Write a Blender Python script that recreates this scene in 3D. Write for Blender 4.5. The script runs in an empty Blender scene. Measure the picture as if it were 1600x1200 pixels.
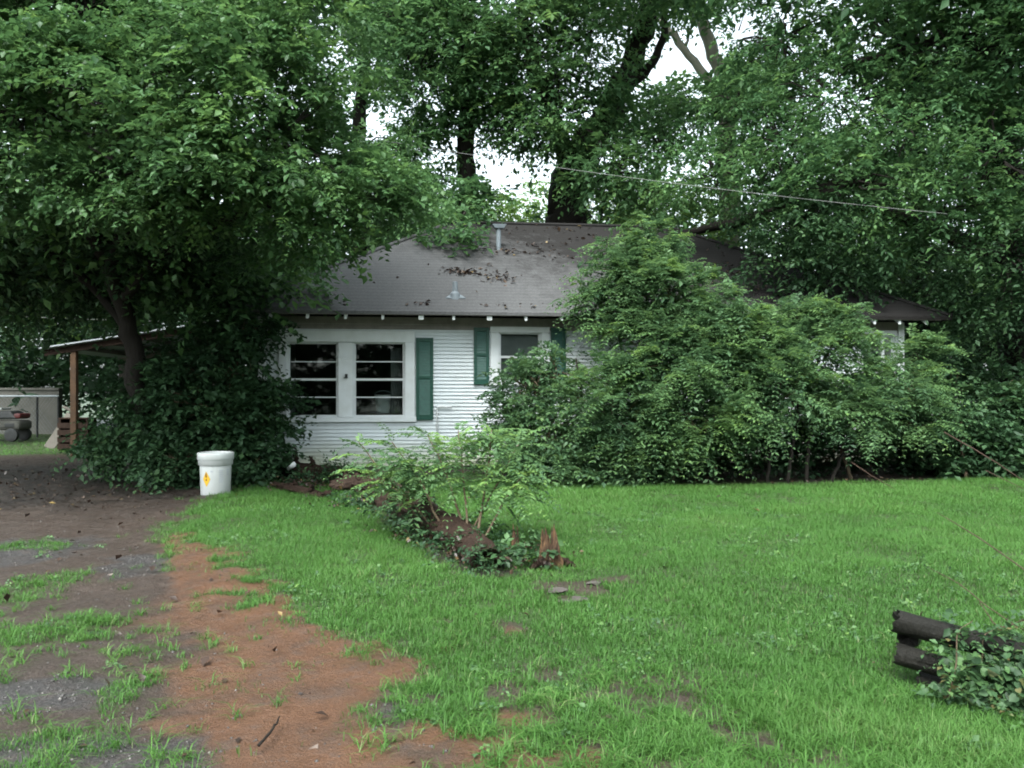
import bpy, math, random
import numpy as np
from mathutils import Vector, Matrix
R = math.radians
rng = np.random.default_rng(7)
random.seed(7)
SC = bpy.context.scene
COL = SC.collection

# ------------------------------------------------------------------ camera, sky, sun, exposure
CAMZ, F, HOR = 1.45, 1256.0, 612.0          # eye height; focal length and horizon row of a 1600 x 1200 frame
cam = bpy.data.cameras.new('camera')
cam.sensor_width = 36.0
cam.lens = 36.0 * F / 1600.0
cam.shift_y = (HOR - 600.0) / 1600.0
cam.clip_start, cam.clip_end = 0.05, 2000.0
camo = bpy.data.objects.new('camera', cam)
COL.objects.link(camo)
camo.location = (0, 0, CAMZ)
camo.rotation_euler = (R(90), 0, 0)
SC.camera = camo

SUN_EL, SUN_AZ = 56.0, 200.0                # overcast: only a faint direction, from behind the camera
world = bpy.data.worlds.new('World')
SC.world = world
world.use_nodes = True
wn, wl = world.node_tree.nodes, world.node_tree.links
wn.clear()
wo = wn.new('ShaderNodeOutputWorld')
wb = wn.new('ShaderNodeBackground')
wb.inputs['Strength'].default_value = 0.15
sky = wn.new('ShaderNodeTexSky')
sky.sky_type = 'NISHITA'
sky.sun_disc = False
sky.sun_elevation = R(SUN_EL)
sky.sun_rotation = R(SUN_AZ)
sky.dust_density = 4.0
hs = wn.new('ShaderNodeHueSaturation')      # grey cloud cover: the blue is washed out
hs.inputs['Saturation'].default_value = 0.22
wl.new(sky.outputs[0], hs.inputs['Color'])
tintn = wn.new('ShaderNodeMix')
tintn.data_type, tintn.blend_type = 'RGBA', 'MULTIPLY'
tintn.inputs[0].default_value = 1.0
tintn.inputs[7].default_value = (.905, 1.0, 1.0, 1)
wl.new(hs.outputs[0], tintn.inputs[6])
wl.new(tintn.outputs[2], wb.inputs['Color'])
wl.new(wb.outputs[0], wo.inputs['Surface'])
sun = bpy.data.lights.new('sun', 'SUN')
sun.energy = 1.5
sun.angle = R(35)
sun.color = (1.0, 0.98, 0.95)
suno = bpy.data.objects.new('sun', sun)
COL.objects.link(suno)
suno.location = (0, 0, 30)
sd = Vector((math.sin(R(SUN_AZ)) * math.cos(R(SUN_EL)), math.cos(R(SUN_AZ)) * math.cos(R(SUN_EL)), math.sin(R(SUN_EL))))
suno.rotation_euler = sd.to_track_quat('Z', 'Y').to_euler()
SC.view_settings.view_transform = 'Standard'
SC.view_settings.look = 'None'
SC.view_settings.exposure = 2.05
SC.view_settings.gamma = 1.0
SC.view_settings.use_curve_mapping = False
SC.cycles.filter_width = 1.9                # a soft compact-camera lens
SC.cycles.max_bounces = 5
SC.cycles.diffuse_bounces = 3
SC.cycles.glossy_bounces = 2
SC.cycles.transmission_bounces = 2
SC.cycles.transparent_max_bounces = 6

# ------------------------------------------------------------------ helpers
def P(x, y, Y):
    """point at depth Y that a measured picture position lies at"""
    return np.array([(x - 800.0) / F * Y, Y, CAMZ + (HOR - y) / F * Y])
def G(x, y):
    Y = F * CAMZ / (y - HOR)
    return np.array([(x - 800.0) / F * Y, Y, 0.0])

def _hash(ix, iy, iz, seed):
    h = (ix.astype(np.int64) * 374761393 + iy.astype(np.int64) * 668265263 + iz.astype(np.int64) * 2147483647 + seed * 1274126177) & 0xffffffff
    h = ((h ^ (h >> 13)) * 1274126177) & 0xffffffff
    h = h ^ (h >> 16)
    return (h & 0xffffff) / float(0xffffff)
def noise(p, scale=1.0, seed=0):
    """smooth value noise in 0..1 for an (N,3) or (N,2) array"""
    p = np.asarray(p, float) * scale
    if p.shape[1] == 2:
        p = np.concatenate([p, np.zeros((len(p), 1))], 1)
    i = np.floor(p).astype(np.int64)
    f = p - i
    f = f * f * (3 - 2 * f)
    out = 0
    for dx in (0, 1):
        for dy in (0, 1):
            for dz in (0, 1):
                w = (f[:, 0] if dx else 1 - f[:, 0]) * (f[:, 1] if dy else 1 - f[:, 1]) * (f[:, 2] if dz else 1 - f[:, 2])
                out = out + w * _hash(i[:, 0] + dx, i[:, 1] + dy, i[:, 2] + dz, seed)
    return out
def fbm(p, scale=1.0, seed=0, o=3):
    s, a, t = 0, 1.0, 0
    for k in range(o):
        s = s + a * noise(p, scale * 2 ** k, seed + k * 17)
        t += a
        a *= 0.5
    return s / t
def norm(a):
    return a / np.maximum(np.linalg.norm(a, axis=-1, keepdims=True), 1e-9)
def sstep(a, b, x):
    t = np.clip((x - a) / (b - a), 0, 1)
    return t * t * (3 - 2 * t)

def link(o, parent=None):
    COL.objects.link(o)
    if parent is not None:
        o.parent = parent
    return o
def tag(o, label=None, cat=None, group=None, kind=None):
    if label: o['label'] = label
    if cat: o['category'] = cat
    if group: o['group'] = group
    if kind: o['kind'] = kind
    return o
def empty(name, loc=(0, 0, 0), rz=0.0):
    o = bpy.data.objects.new(name, None)
    o.empty_display_size = 0.2
    COL.objects.link(o)
    o.location = tuple(float(v) for v in loc)
    o.rotation_euler = (0, 0, rz)
    return o
def thing(name, label, cat, loc=(0, 0, 0), rz=0.0, group=None):
    return tag(empty(name, loc, rz), label, cat, group)

class MB:
    """collects shapes for ONE mesh object"""
    def __init__(self):
        self.v, self.f, self.n = [], [], 0
    def add(self, v, f):
        self.v.extend([tuple(float(c) for c in q) for q in v])
        self.f.extend([tuple(i + self.n for i in q) for q in f])
        self.n = len(self.v)
        return self
    def box(self, a, b):
        x0, y0, z0 = a
        x1, y1, z1 = b
        return self.add([(x0, y0, z0), (x1, y0, z0), (x1, y1, z0), (x0, y1, z0), (x0, y0, z1), (x1, y0, z1), (x1, y1, z1), (x0, y1, z1)],
                        [(0, 3, 2, 1), (4, 5, 6, 7), (0, 1, 5, 4), (1, 2, 6, 5), (2, 3, 7, 6), (3, 0, 4, 7)])
    def tube(self, pts, rad, sides=8, cap=True, wob=0.0):
        pts = np.asarray(pts, float)
        n = len(pts)
        rad = np.broadcast_to(np.asarray(rad, float), (n,)) if np.ndim(rad) == 0 else np.asarray(rad, float)
        tg = norm(np.gradient(pts, axis=0))
        ref = np.array([0, 0, 1.0]) if abs(tg[0][2]) < 0.8 else np.array([1.0, 0, 0])
        V = []
        a = norm(np.cross(tg[0], ref))
        for i in range(n):
            a = norm(a - tg[i] * np.dot(a, tg[i]))
            b = np.cross(tg[i], a)
            for k in range(sides):
                t = 2 * math.pi * k / sides
                r = rad[i] * (1 + wob * (random.random() - .5))
                V.append(pts[i] + (a * math.cos(t) + b * math.sin(t)) * r)
        Fc = []
        for i in range(n - 1):
            for k in range(sides):
                k2 = (k + 1) % sides
                Fc.append((i * sides + k, i * sides + k2, (i + 1) * sides + k2, (i + 1) * sides + k))
        if cap:
            Fc.append(tuple(range(sides - 1, -1, -1)))
            Fc.append(tuple((n - 1) * sides + k for k in range(sides)))
        return self.add(V, Fc)
    def lathe(self, prof, sides=32, c=(0, 0, 0)):
        V, Fc = [], []
        for r, z in prof:
            for k in range(sides):
                t = 2 * math.pi * k / sides
                V.append((c[0] + r * math.cos(t), c[1] + r * math.sin(t), c[2] + z))
        for i in range(len(prof) - 1):
            for k in range(sides):
                k2 = (k + 1) % sides
                Fc.append((i * sides + k, i * sides + k2, (i + 1) * sides + k2, (i + 1) * sides + k))
        return self.add(V, Fc)
    def build(self, name, m, parent=None, smooth=False, bevel=0.0):
        me = bpy.data.meshes.new(name)
        me.from_pydata(self.v, [], self.f)
        me.materials.append(m)
        if smooth:
            me.polygons.foreach_set('use_smooth', [True] * len(me.polygons))
        me.update()
        o = link(bpy.data.objects.new(name, me), parent)
        if bevel:
            b = o.modifiers.new('bevel', 'BEVEL')
            b.width, b.segments, b.limit_method = bevel, 2, 'ANGLE'
        return o

def tri_mesh(name, V, T, m, parent=None, tint=None, smooth=False):
    """big numpy triangle mesh; tint = one number per triangle"""
    me = bpy.data.meshes.new(name)
    V = np.ascontiguousarray(V, np.float32)
    T = np.ascontiguousarray(T, np.int32)
    me.vertices.add(len(V))
    me.vertices.foreach_set('co', V.ravel())
    me.loops.add(T.size)
    me.loops.foreach_set('vertex_index', T.ravel())
    me.polygons.add(len(T))
    me.polygons.foreach_set('loop_start', np.arange(0, T.size, 3, dtype=np.int32))
    if smooth:
        me.polygons.foreach_set('use_smooth', np.ones(len(T), bool))
    if tint is not None:
        at = me.attributes.new('tint', 'FLOAT', 'FACE')
        at.data.foreach_set('value', np.ascontiguousarray(tint, np.float32))
    me.materials.append(m)
    me.update()
    return link(bpy.data.objects.new(name, me), parent)

# ------------------------------------------------------------------ materials
class NT:
    def __init__(self, name):
        self.m = bpy.data.materials.new(name)
        self.m.use_nodes = True
        self.t = self.m.node_tree
        self.n, self.l = self.t.nodes, self.t.links
        self.b = self.n['Principled BSDF']
        self.out = self.n['Material Output']
    def new(self, kind, **kw):
        nd = self.n.new(kind)
        for k, v in kw.items():
            setattr(nd, k, v)
        return nd
    def noise(self, vec, scale, detail=4, rough=0.6):
        nd = self.new('ShaderNodeTexNoise')
        nd.inputs['Scale'].default_value = scale
        nd.inputs['Detail'].default_value = detail
        nd.inputs['Roughness'].default_value = rough
        if vec is not None:
            self.l.new(vec, nd.inputs['Vector'])
        return nd.outputs['Fac']
    def ramp(self, fac, stops):
        nd = self.new('ShaderNodeValToRGB')
        cr = nd.color_ramp
        while len(cr.elements) > 1:
            cr.elements.remove(cr.elements[-1])
        cr.elements[0].position = stops[0][0]
        cr.elements[0].color = (*stops[0][1], 1) if len(stops[0][1]) == 3 else stops[0][1]
        for p, c in stops[1:]:
            e = cr.elements.new(p)
            e.color = (*c, 1)
        self.l.new(fac, nd.inputs['Fac'])
        return nd.outputs['Color']
    def mix(self, fac, a, b, mode='MIX'):
        nd = self.new('ShaderNodeMix', data_type='RGBA', blend_type=mode)
        for sock, v in ((nd.inputs[0], fac), (nd.inputs[6], a), (nd.inputs[7], b)):
            if isinstance(v, (int, float)):
                sock.default_value = v
            elif isinstance(v, tuple):
                sock.default_value = (*v, 1)
            else:
                self.l.new(v, sock)
        return nd.outputs[2]
    def math(self, op, a, b=None, clamp=False):
        nd = self.new('ShaderNodeMath', operation=op, use_clamp=clamp)
        for s, v in ((nd.inputs[0], a), (nd.inputs[1], b)):
            if v is None: continue
            if isinstance(v, (int, float)): s.default_value = v
            else: self.l.new(v, s)
        return nd.outputs[0]
    def pos(self):
        return self.new('ShaderNodeNewGeometry').outputs['Position']
    def obj(self):
        return self.new('ShaderNodeTexCoord').outputs['Object']
    def attr(self, name):
        return self.new('ShaderNodeAttribute', attribute_name=name).outputs['Fac']
    def bump(self, h, strength=0.3, dist=0.02):
        nd = self.new('ShaderNodeBump')
        nd.inputs['Strength'].default_value = strength
        nd.inputs['Distance'].default_value = dist
        self.l.new(h, nd.inputs['Height'])
        self.l.new(nd.outputs[0], self.b.inputs['Normal'])
    def col(self, c):
        if isinstance(c, tuple): self.b.inputs['Base Color'].default_value = (*c, 1)
        else: self.l.new(c, self.b.inputs['Base Color'])
    def set(self, rough=0.6, spec=0.4, metal=0.0):
        self.b.inputs['Roughness'].default_value = rough
        self.b.inputs['Specular IOR Level'].default_value = spec
        self.b.inputs['Metallic'].default_value = metal
        return self.m

def leaf_mat(name, stops, rough=0.42, transl=0.3, spec=0.5):
    t = NT(name)
    c = t.ramp(t.attr('tint'), stops)
    t.col(c)
    t.set(rough, spec)
    tr = t.new('ShaderNodeBsdfTranslucent')
    hsv = t.new('ShaderNodeHueSaturation')
    hsv.inputs['Hue'].default_value = 0.485
    hsv.inputs['Value'].default_value = 1.25
    t.l.new(c, hsv.inputs['Color'])
    t.l.new(hsv.outputs[0], tr.inputs['Color'])
    mx = t.new('ShaderNodeMixShader')
    mx.inputs[0].default_value = transl
    t.l.new(t.b.outputs[0], mx.inputs[1])
    t.l.new(tr.outputs[0], mx.inputs[2])
    t.l.new(mx.outputs[0], t.out.inputs['Surface'])
    return t.m
M = {}
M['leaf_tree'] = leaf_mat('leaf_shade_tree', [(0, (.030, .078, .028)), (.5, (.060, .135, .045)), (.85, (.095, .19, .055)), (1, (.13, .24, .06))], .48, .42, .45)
M['leaf_dark_shade'] = leaf_mat('leaf_dark_shade', [(0, (.015, .040, .018)), (.6, (.030, .072, .028)), (1, (.055, .112, .038))], .6, .3, .3)  # dark leaf green; on shaded foliage the shade is in this colour
M['leaf_bush'] = leaf_mat('leaf_bush', [(0, (.030, .070, .034)), (.4, (.066, .135, .058)), (.8, (.105, .195, .068)), (1, (.15, .26, .065))], .55, .42, .35)
M['leaf_far'] = leaf_mat('leaf_far', [(0, (.030, .078, .034)), (.5, (.056, .128, .046)), (.9, (.090, .180, .056)), (1, (.125, .22, .06))], .6, .42, .3)
M['leaf_sunlit'] = leaf_mat('leaf_sunlit', [(0, (.07, .15, .04)), (1, (.15, .26, .06))], .5, .4)
M['leaf_ivy'] = leaf_mat('leaf_ivy', [(0, (.022, .050, .022)), (.6, (.045, .098, .036)), (.9, (.08, .16, .055)), (1, (.10, .09, .035))], .55, .3, .3)
M['grass'] = leaf_mat('grass_blade', [(0, (.039, .104, .021)), (.5, (.058, .148, .029)), (.85, (.082, .182, .040)), (1, (.17, .21, .09))], .55, .42, .25)
M['dead_leaf'] = leaf_mat('dead_leaf', [(0, (.016, .009, .006)), (.6, (.036, .019, .012)), (.95, (.07, .04, .022)), (1, (.16, .11, .035))], .5, .1)

def bark(name, a, b, scale=6.0, rough=.8):
    t = NT(name)
    v = t.obj()
    mp = t.new('ShaderNodeMapping')
    mp.inputs['Scale'].default_value = (1, 1, .25)
    t.l.new(v, mp.inputs[0])
    n1 = t.noise(mp.outputs[0], scale * 3, 6, .7)
    n2 = t.noise(v, scale * .5, 3)
    t.col(t.mix(n2, t.ramp(n1, [(.3, a), (.7, b)]), tuple(min(1, x * 1.25) for x in b)))
    t.bump(n1, .8, .03)
    return t.set(rough, .12)
M['bark'] = bark('bark_dark', (.006, .005, .0045), (.017, .0145, .012))
M['bark_pale'] = bark('bark_pale', (.08, .08, .062), (.18, .172, .14), 3)
M['bark_twig'] = bark('bark_twig', (.05, .036, .024), (.10, .075, .05), 10)
M['rotten'] = bark('rotten_wood', (.006, .0042, .0035), (.026, .0155, .011), 9)
M['snag'] = bark('snag_wood', (.016, .011, .009), (.065, .042, .032), 9)
t = NT('split_wood')
v = t.obj()
mp = t.new('ShaderNodeMapping')
mp.inputs['Scale'].default_value = (1, 1, .12)
t.l.new(v, mp.inputs[0])
n1 = t.noise(mp.outputs[0], 60, 5, .7)
t.col(t.ramp(t.math('ADD', t.math('MULTIPLY', n1, .7), t.math('MULTIPLY', t.noise(v, 9, 3), .3)), [(.38, (.014, .010, .008)), (.5, (.07, .042, .026)), (.62, (.15, .085, .042))]))
t.bump(n1, 1.0, .03)
M['split'] = t.set(.8, .15)

def painted(name, c, dirt, amt=.4, rough=.5, scale=3.0, algae=False):
    t = NT(name)
    p = t.pos()
    n = t.noise(p, scale, 5, .65)
    f = t.math('MULTIPLY', t.ramp(n, [(.42, (0, 0, 0)), (.75, (1, 1, 1))]), amt)
    c1 = t.mix(f, c, dirt)
    if algae:                       # splash-back dirt and algae that grow up from the soil
        sp = t.new('ShaderNodeSeparateXYZ')
        t.l.new(p, sp.inputs[0])
        z = t.math('ADD', sp.outputs['Z'], t.math('MULTIPLY', t.noise(p, 1.7, 4), -.55))
        g = t.math('MULTIPLY', t.math('SUBTRACT', .38, z), 1.6, True)
        g = t.math('MULTIPLY', g, .75, True)
        c1 = t.mix(g, c1, (.30, .30, .13))
    t.col(c1)
    t.bump(t.noise(p, 40, 3), .1, .004)
    return t.set(rough, .4)
M['white'] = painted('white_clapboard_paint', (.62, .66, .68), (.40, .41, .39), .45, .55, 2.0, True)
M['trim'] = painted('white_trim_paint', (.62, .64, .65), (.42, .42, .38), .35, .5, 4.0)
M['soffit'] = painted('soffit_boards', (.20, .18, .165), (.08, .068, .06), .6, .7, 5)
M['green'] = painted('green_shutter_paint', (.010, .062, .042), (.012, .03, .024), .4, .45, 9)
M['green2'] = painted('green_panel_paint', (.024, .095, .074), (.012, .042, .034), .5, .5, 14)
M['found'] = painted('foundation', (.10, .085, .07), (.04, .03, .025), .6, .9, 6)
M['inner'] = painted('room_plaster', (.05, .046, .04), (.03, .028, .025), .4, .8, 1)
M['blind'] = painted('window_blind', (.20, .195, .195), (.13, .13, .13), .4, .8, 9)
M['galv'] = painted('galvanised_metal', (.15, .175, .195), (.08, .08, .08), .5, .5, 12)
M['flash'] = painted('pale_flashing', (.40, .43, .46), (.22, .22, .22), .4, .5, 12)
M['plastic'] = painted('white_pail_plastic', (.46, .475, .47), (.28, .27, .23), .35, .38, 5)
M['ink'] = painted('grey_print', (.34, .36, .40), (.5, .5, .5), .3, .5, 20)
M['yellow'] = painted('yellow_label', (.55, .33, .02), (.35, .2, .03), .4, .5, 20)
M['black'] = painted('black_rubber', (.02, .02, .02), (.05, .05, .05), .4, .5, 9)
M['flame'] = painted('dark_symbol', (.16, .05, .01), (.02, .02, .02), .4, .5, 20)
M['postwood'] = painted('orange_wood', (.09, .047, .022), (.03, .018, .011), .6, .7, 7)
M['greywood'] = painted('weathered_wood', (.10, .09, .075), (.045, .04, .035), .6, .85, 8)
M['darkwood'] = bark('dark_wet_timber', (.0035, .004, .0036), (.013, .012, .010), 9, .55)
M['block'] = painted('grey_blockwork', (.085, .082, .072), (.035, .035, .028), .7, .9, 2.5)
M['redpaint'] = painted('dull_red_paint', (.10, .02, .02), (.04, .02, .02), .5, .4, 6)
M['tub'] = painted('green_tub', (.12, .22, .17), (.08, .12, .09), .4, .5, 9)
M['curtain'] = painted('grey_curtain', (.22, .23, .23), (.15, .15, .15), .4, .9, 9)
M['rock'] = painted('rough_stone', (.055, .046, .042), (.025, .02, .018), .6, .85, 9)
M['cable'] = painted('pale_cable', (.20, .20, .195), (.15, .15, .15), .3, .6, 3)

t = NT('roof_shingles')             # asphalt shingle courses, weathered, with old leaf stain and painted tree shade at upper right
v = t.obj()
wv = t.new('ShaderNodeTexWave', wave_type='BANDS', bands_direction='Y', wave_profile='SAW')
wv.inputs['Scale'].default_value = 2.6
wv.inputs['Distortion'].default_value = .35
wv.inputs['Detail'].default_value = 2
t.l.new(v, wv.inputs['Vector'])
n1 = t.noise(v, 1.1, 6, .65)
n2 = t.noise(v, 26, 3, .7)
base = t.ramp(n2, [(.3, (.070, .070, .073)), (.7, (.125, .124, .124))])
sp = t.new('ShaderNodeSeparateXYZ')
t.l.new(v, sp.inputs[0])
up = t.math('ADD', t.math('MULTIPLY', sp.outputs['X'], .085), t.math('MULTIPLY', sp.outputs['Y'], .11))
sm = t.math('ADD', up, t.math('MULTIPLY', t.noise(v, 3.2, 8, .75), .75))
stain_shade = t.ramp(t.math('MULTIPLY', sm, .5), [(.385, (0, 0, 0)), (.47, (.4, .4, .4)), (.555, (1, 1, 1))])
base = t.mix(t.math('MULTIPLY', n1, .55), base, (.062, .061, .061))
base = t.mix(t.math('MULTIPLY', stain_shade, .95), base, (.0095, .0080, .0073))
base = t.mix(t.math('MULTIPLY', wv.outputs['Fac'], .34), base, (.030, .030, .031))
t.col(base)
hh = t.math('ADD', wv.outputs['Fac'], t.math('MULTIPLY', n2, .5))
t.bump(hh, .5, .02)
M['roof'] = t.set(.85, .12)

t = NT('window_glass')
gl = t.new('ShaderNodeBsdfGlossy')
gl.inputs['Roughness'].default_value = .03
trn = t.new('ShaderNodeBsdfTransparent')
trn.inputs['Color'].default_value = (.82, .86, .85, 1)
fr = t.new('ShaderNodeFresnel')
fr.inputs['IOR'].default_value = 1.5
mx = t.new('ShaderNodeMixShader')
t.l.new(fr.outputs[0], mx.inputs[0])
t.l.new(trn.outputs[0], mx.inputs[1])
t.l.new(gl.outputs[0], mx.inputs[2])
t.l.new(mx.outputs[0], t.out.inputs['Surface'])
M['glass'] = t.m

# ------------------------------------------------------------------ ground
def to_pic(X, Y):
    Y = np.maximum(Y, 0.5)
    return 800 + F * X / Y, HOR + F * CAMZ / Y
def inpoly(px, py, poly):
    """soft signed distance to a polygon, positive inside (same units as the polygon)"""
    poly = np.asarray(poly, float)
    inside = np.zeros(px.shape, bool)
    d = np.full(px.shape, 1e9)
    n = len(poly)
    for i in range(n):
        x0, y0 = poly[i]
        x1, y1 = poly[(i + 1) % n]
        c = ((y0 > py) != (y1 > py))
        with np.errstate(divide='ignore', invalid='ignore'):
            xi = (x1 - x0) * (py - y0) / (y1 - y0 + 1e-12) + x0
        inside ^= c & (px < xi)
        dx, dy = x1 - x0, y1 - y0
        tt = np.clip(((px - x0) * dx + (py - y0) * dy) / (dx * dx + dy * dy + 1e-12), 0, 1)
        d = np.minimum(d, np.hypot(px - x0 - tt * dx, py - y0 - tt * dy))
    return np.where(inside, d, -d)
def gpoly(pts):
    return [tuple(G(x, y)[:2]) for x, y in pts]
# areas of the yard, measured in the picture and laid out on the ground in metres
DRIVE = gpoly([(-900, 716), (60, 712), (150, 706), (240, 716), (440, 745), (330, 778), (300, 800), (300, 835), (340, 880), (370, 915), (455, 955), (560, 990), (600, 1020), (640, 1060), (640, 1110), (690, 1150), (720, 1300), (740, 1700), (-1600, 1700)])
def ell(x, y, cx, cy, rx, ry):
    """grass islands in the drive: centre in the picture, radii in metres"""
    c = G(cx, cy)
    return 1 - np.hypot((x - c[0]) / rx, (y - c[1]) / ry)
def masks(X, Y):
    X = np.asarray(X, float)
    Y = np.asarray(Y, float)
    p = np.stack([X, Y], 1)
    wob = (fbm(p, 1.6, 3, 4) - .5)
    wob2 = (fbm(p, 5.5, 9, 3) - .5)
    d = inpoly(X, Y, DRIVE) + wob * .7 + wob2 * .5
    drive = sstep(-.30, .35, d + wob2 * .5)
    isl = np.full(X.shape, -1.0)
    for (cx, cy, rx, ry, k) in ((80, 905, .42, .38, 1), (45, 985, .5, .28, 1), (40, 848, .7, .25, .75), (140, 965, .3, .15, .8), (100, 1150, .36, .22, .42), (190, 1085, .10, .25, .6), (215, 1060, .15, .15, .55), (300, 1165, .28, .08, .5), (225, 1015, .13, .08, .6), (410, 1060, .28, .12, .35), (20, 1190, .3, .12, .5), (530, 1140, .12, .1, .4), (560, 1180, .1, .08, .6), (420, 930, .3, .1, .4), (-100, 930, .7, .5, .9)):
        isl = np.maximum(isl, np.minimum((ell(X, Y, cx, cy, rx, ry)) * 1.6 + wob2 * 2.2 + wob, k))
    g = np.maximum(1 - drive, .55 * sstep(.0, .6, isl) * np.clip(isl + .2, 0, 1))
    # thin, trampled verge along the bottom right of the drive
    b = np.maximum(ell(X, Y, 800, 1110, 1.5, .9), ell(X, Y, 1000, 1170, 1.2, .5))
    thin = sstep(.0, .4, b) * sstep(-.12, .12, wob + wob2 * .9 + .03)
    g = g * (1 - .9 * thin)
    for (cx, cy, rx, ry) in ((905, 922, .50, .30), (795, 972, .12, .12), (690, 968, .1, .1), (1190, 1150, .12, .1)):
        e = ell(X, Y, cx, cy, rx, ry) + wob2 * 2.4 + wob * .8
        g = g * (1 - .92 * sstep(.05, .5, e))
    # deep shade where nothing grows: under the trees, the shrubs and the house
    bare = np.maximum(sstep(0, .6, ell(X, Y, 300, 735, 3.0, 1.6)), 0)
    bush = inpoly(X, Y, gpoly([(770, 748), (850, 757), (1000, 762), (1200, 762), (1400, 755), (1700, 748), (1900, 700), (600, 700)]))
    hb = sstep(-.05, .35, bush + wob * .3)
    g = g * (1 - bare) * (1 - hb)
    back = sstep(18.5, 20.0, Y) * sstep(-9.0, -8.0, X)
    g = g * (1 - back)
    c = G(440, 1040)
    clay = np.maximum.reduce([ell(X, Y, 470, 1030, .75, .55), ell(X, Y, 360, 930, .6, .8), ell(X, Y, 560, 1020, .35, .3), ell(X, Y, 500, 1180, .3, .4), ell(X, Y, 280, 1120, .22, .12), ell(X, Y, 330, 860, .35, .7), ell(X, Y, 740, 1130, .4, .3), ell(X, Y, 850, 1190, .4, .2), ell(X, Y, 680, 995, .5, .3)])
    trk = [G(a, b)[:2] for a, b in ((300, 835), (345, 900), (420, 970), (500, 1040), (470, 1110), (500, 1300))]
    dt = np.full(X.shape, 9.0)
    for (ax, ay), (bx, by) in zip(trk[:-1], trk[1:]):
        tq = np.clip(((X - ax) * (bx - ax) + (Y - ay) * (by - ay)) / ((bx - ax) ** 2 + (by - ay) ** 2), 0, 1)
        dt = np.minimum(dt, np.hypot(X - ax - tq * (bx - ax), Y - ay - tq * (by - ay)))
    clay = np.maximum(clay * .8, 1.2 - dt / .33)
    clay = sstep(-.15, .6, clay + wob * 1.1 + wob2 * .5)
    g = np.where(drive > .3, g * (1 - .8 * sstep(.3, .9, clay)), g)
    grav = np.maximum.reduce([ell(X, Y, 60, 1070, .6, .25), ell(X, Y, 20, 850, .9, .8), ell(X, Y, 600, 1130, .35, .3), ell(X, Y, 130, 1180, .9, .35), ell(X, Y, 220, 880, .5, .6)])
    grav = sstep(-.1, .5, grav + wob * 1.0 + wob2 * .6)
    shaded_soil = np.maximum(np.maximum(bare, hb), back)
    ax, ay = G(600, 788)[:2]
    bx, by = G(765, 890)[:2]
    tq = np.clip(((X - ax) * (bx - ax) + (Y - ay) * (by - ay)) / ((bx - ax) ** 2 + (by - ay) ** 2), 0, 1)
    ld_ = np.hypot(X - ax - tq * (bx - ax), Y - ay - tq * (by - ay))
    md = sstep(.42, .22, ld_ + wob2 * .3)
    shaded_soil = np.maximum(shaded_soil, md)  # darkens the ground round the log mound, humus and shade together
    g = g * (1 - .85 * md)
    shaded_soil = np.maximum(shaded_soil, sstep(-.2, .5, ell(X, Y, 120, 748, 4.6, 3.6) + wob * .7))  # dark area widened to stand for shade beneath the big tree
    return g, clay * (1 - shaded_soil), grav * (1 - shaded_soil), shaded_soil, drive
def gz(X, Y):
    X = np.atleast_1d(np.asarray(X, float))
    Y = np.atleast_1d(np.asarray(Y, float))
    p = np.stack([X, Y], 1)
    near = sstep(26, 14, np.abs(Y)) * sstep(20, 10, np.abs(X))
    h = (fbm(p, .45, 21, 2) - .5) * .10 + (fbm(p, 2.2, 31, 3) - .5) * .055 + (fbm(p, 7.0, 41, 2) - .5) * .022
    d = inpoly(X, Y, DRIVE)
    return h * near - .03 * sstep(0, .5, d) * near

def graded(lo, hi, step, far):
    a = list(np.arange(lo, hi + 1e-6, step))
    s, x = step, hi
    while x < far:
        s *= 1.35
        x += s
        a.append(x)
    s, x = step, lo
    while x > -far:
        s *= 1.35
        x -= s
        a.insert(0, x)
    return np.array(a)
gx = graded(-8.0, 8.5, .07, 450)
gy = graded(2.2, 16.0, .07, 450)
XX, YY = np.meshgrid(gx, gy)
fx, fy = XX.ravel(), YY.ravel()
gV = np.stack([fx, fy, gz(fx, fy)], 1)
nx, ny = len(gx), len(gy)
ii = (np.arange(ny - 1)[:, None] * nx + np.arange(nx - 1)[None, :]).ravel()
gT = np.concatenate([np.stack([ii, ii + 1, ii + nx + 1], 1), np.stack([ii, ii + nx + 1, ii + nx], 1)])
t = NT('ground_soil')
p = t.pos()
nf = t.noise(p, 60, 4, .75)
nm = t.noise(p, 9, 5, .7)
nl = t.noise(p, 2.2, 4, .6)
dirt = t.ramp(nf, [(.28, (.018, .012, .009)), (.5, (.042, .028, .021)), (.75, (.082, .060, .048))])
clayc = t.ramp(t.math('ADD', t.math('MULTIPLY', nf, .5), t.math('MULTIPLY', nm, .5)), [(.3, (.062, .028, .014)), (.55, (.112, .053, .027)), (.8, (.150, .083, .048))])
gravc = t.ramp(nf, [(.3, (.014, .012, .012)), (.5, (.036, .032, .032)), (.72, (.10, .092, .088))])
shaded_soilc = t.ramp(nf, [(.3, (.005, .0035, .003)), (.6, (.014, .010, .008)), (.8, (.032, .024, .020))])  # wet humus, darkened further so the colour carries the canopy shade
turf = t.ramp(nf, [(.3, (.020, .042, .010)), (.7, (.042, .080, .020))])
def broken(name):
    f_ = t.math('ADD', t.math('MULTIPLY', t.attr(name), 1.5), t.math('MULTIPLY', t.math('ADD', nm, nl), .9))
    return t.ramp(t.math('MULTIPLY', f_, .5), [(.55, (0, 0, 0)), (1.0, (1, 1, 1))])
c = t.mix(broken('gravel'), dirt, gravc)
c = t.mix(broken('clay'), c, clayc)
c = t.mix(t.attr('shaded_soil'), c, shaded_soilc)
gm = t.math('MULTIPLY', t.attr('grass'), t.ramp(t.attr('grass'), [(.3, (.2, .2, .2)), (.8, (.95, .95, .95))]))
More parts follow.
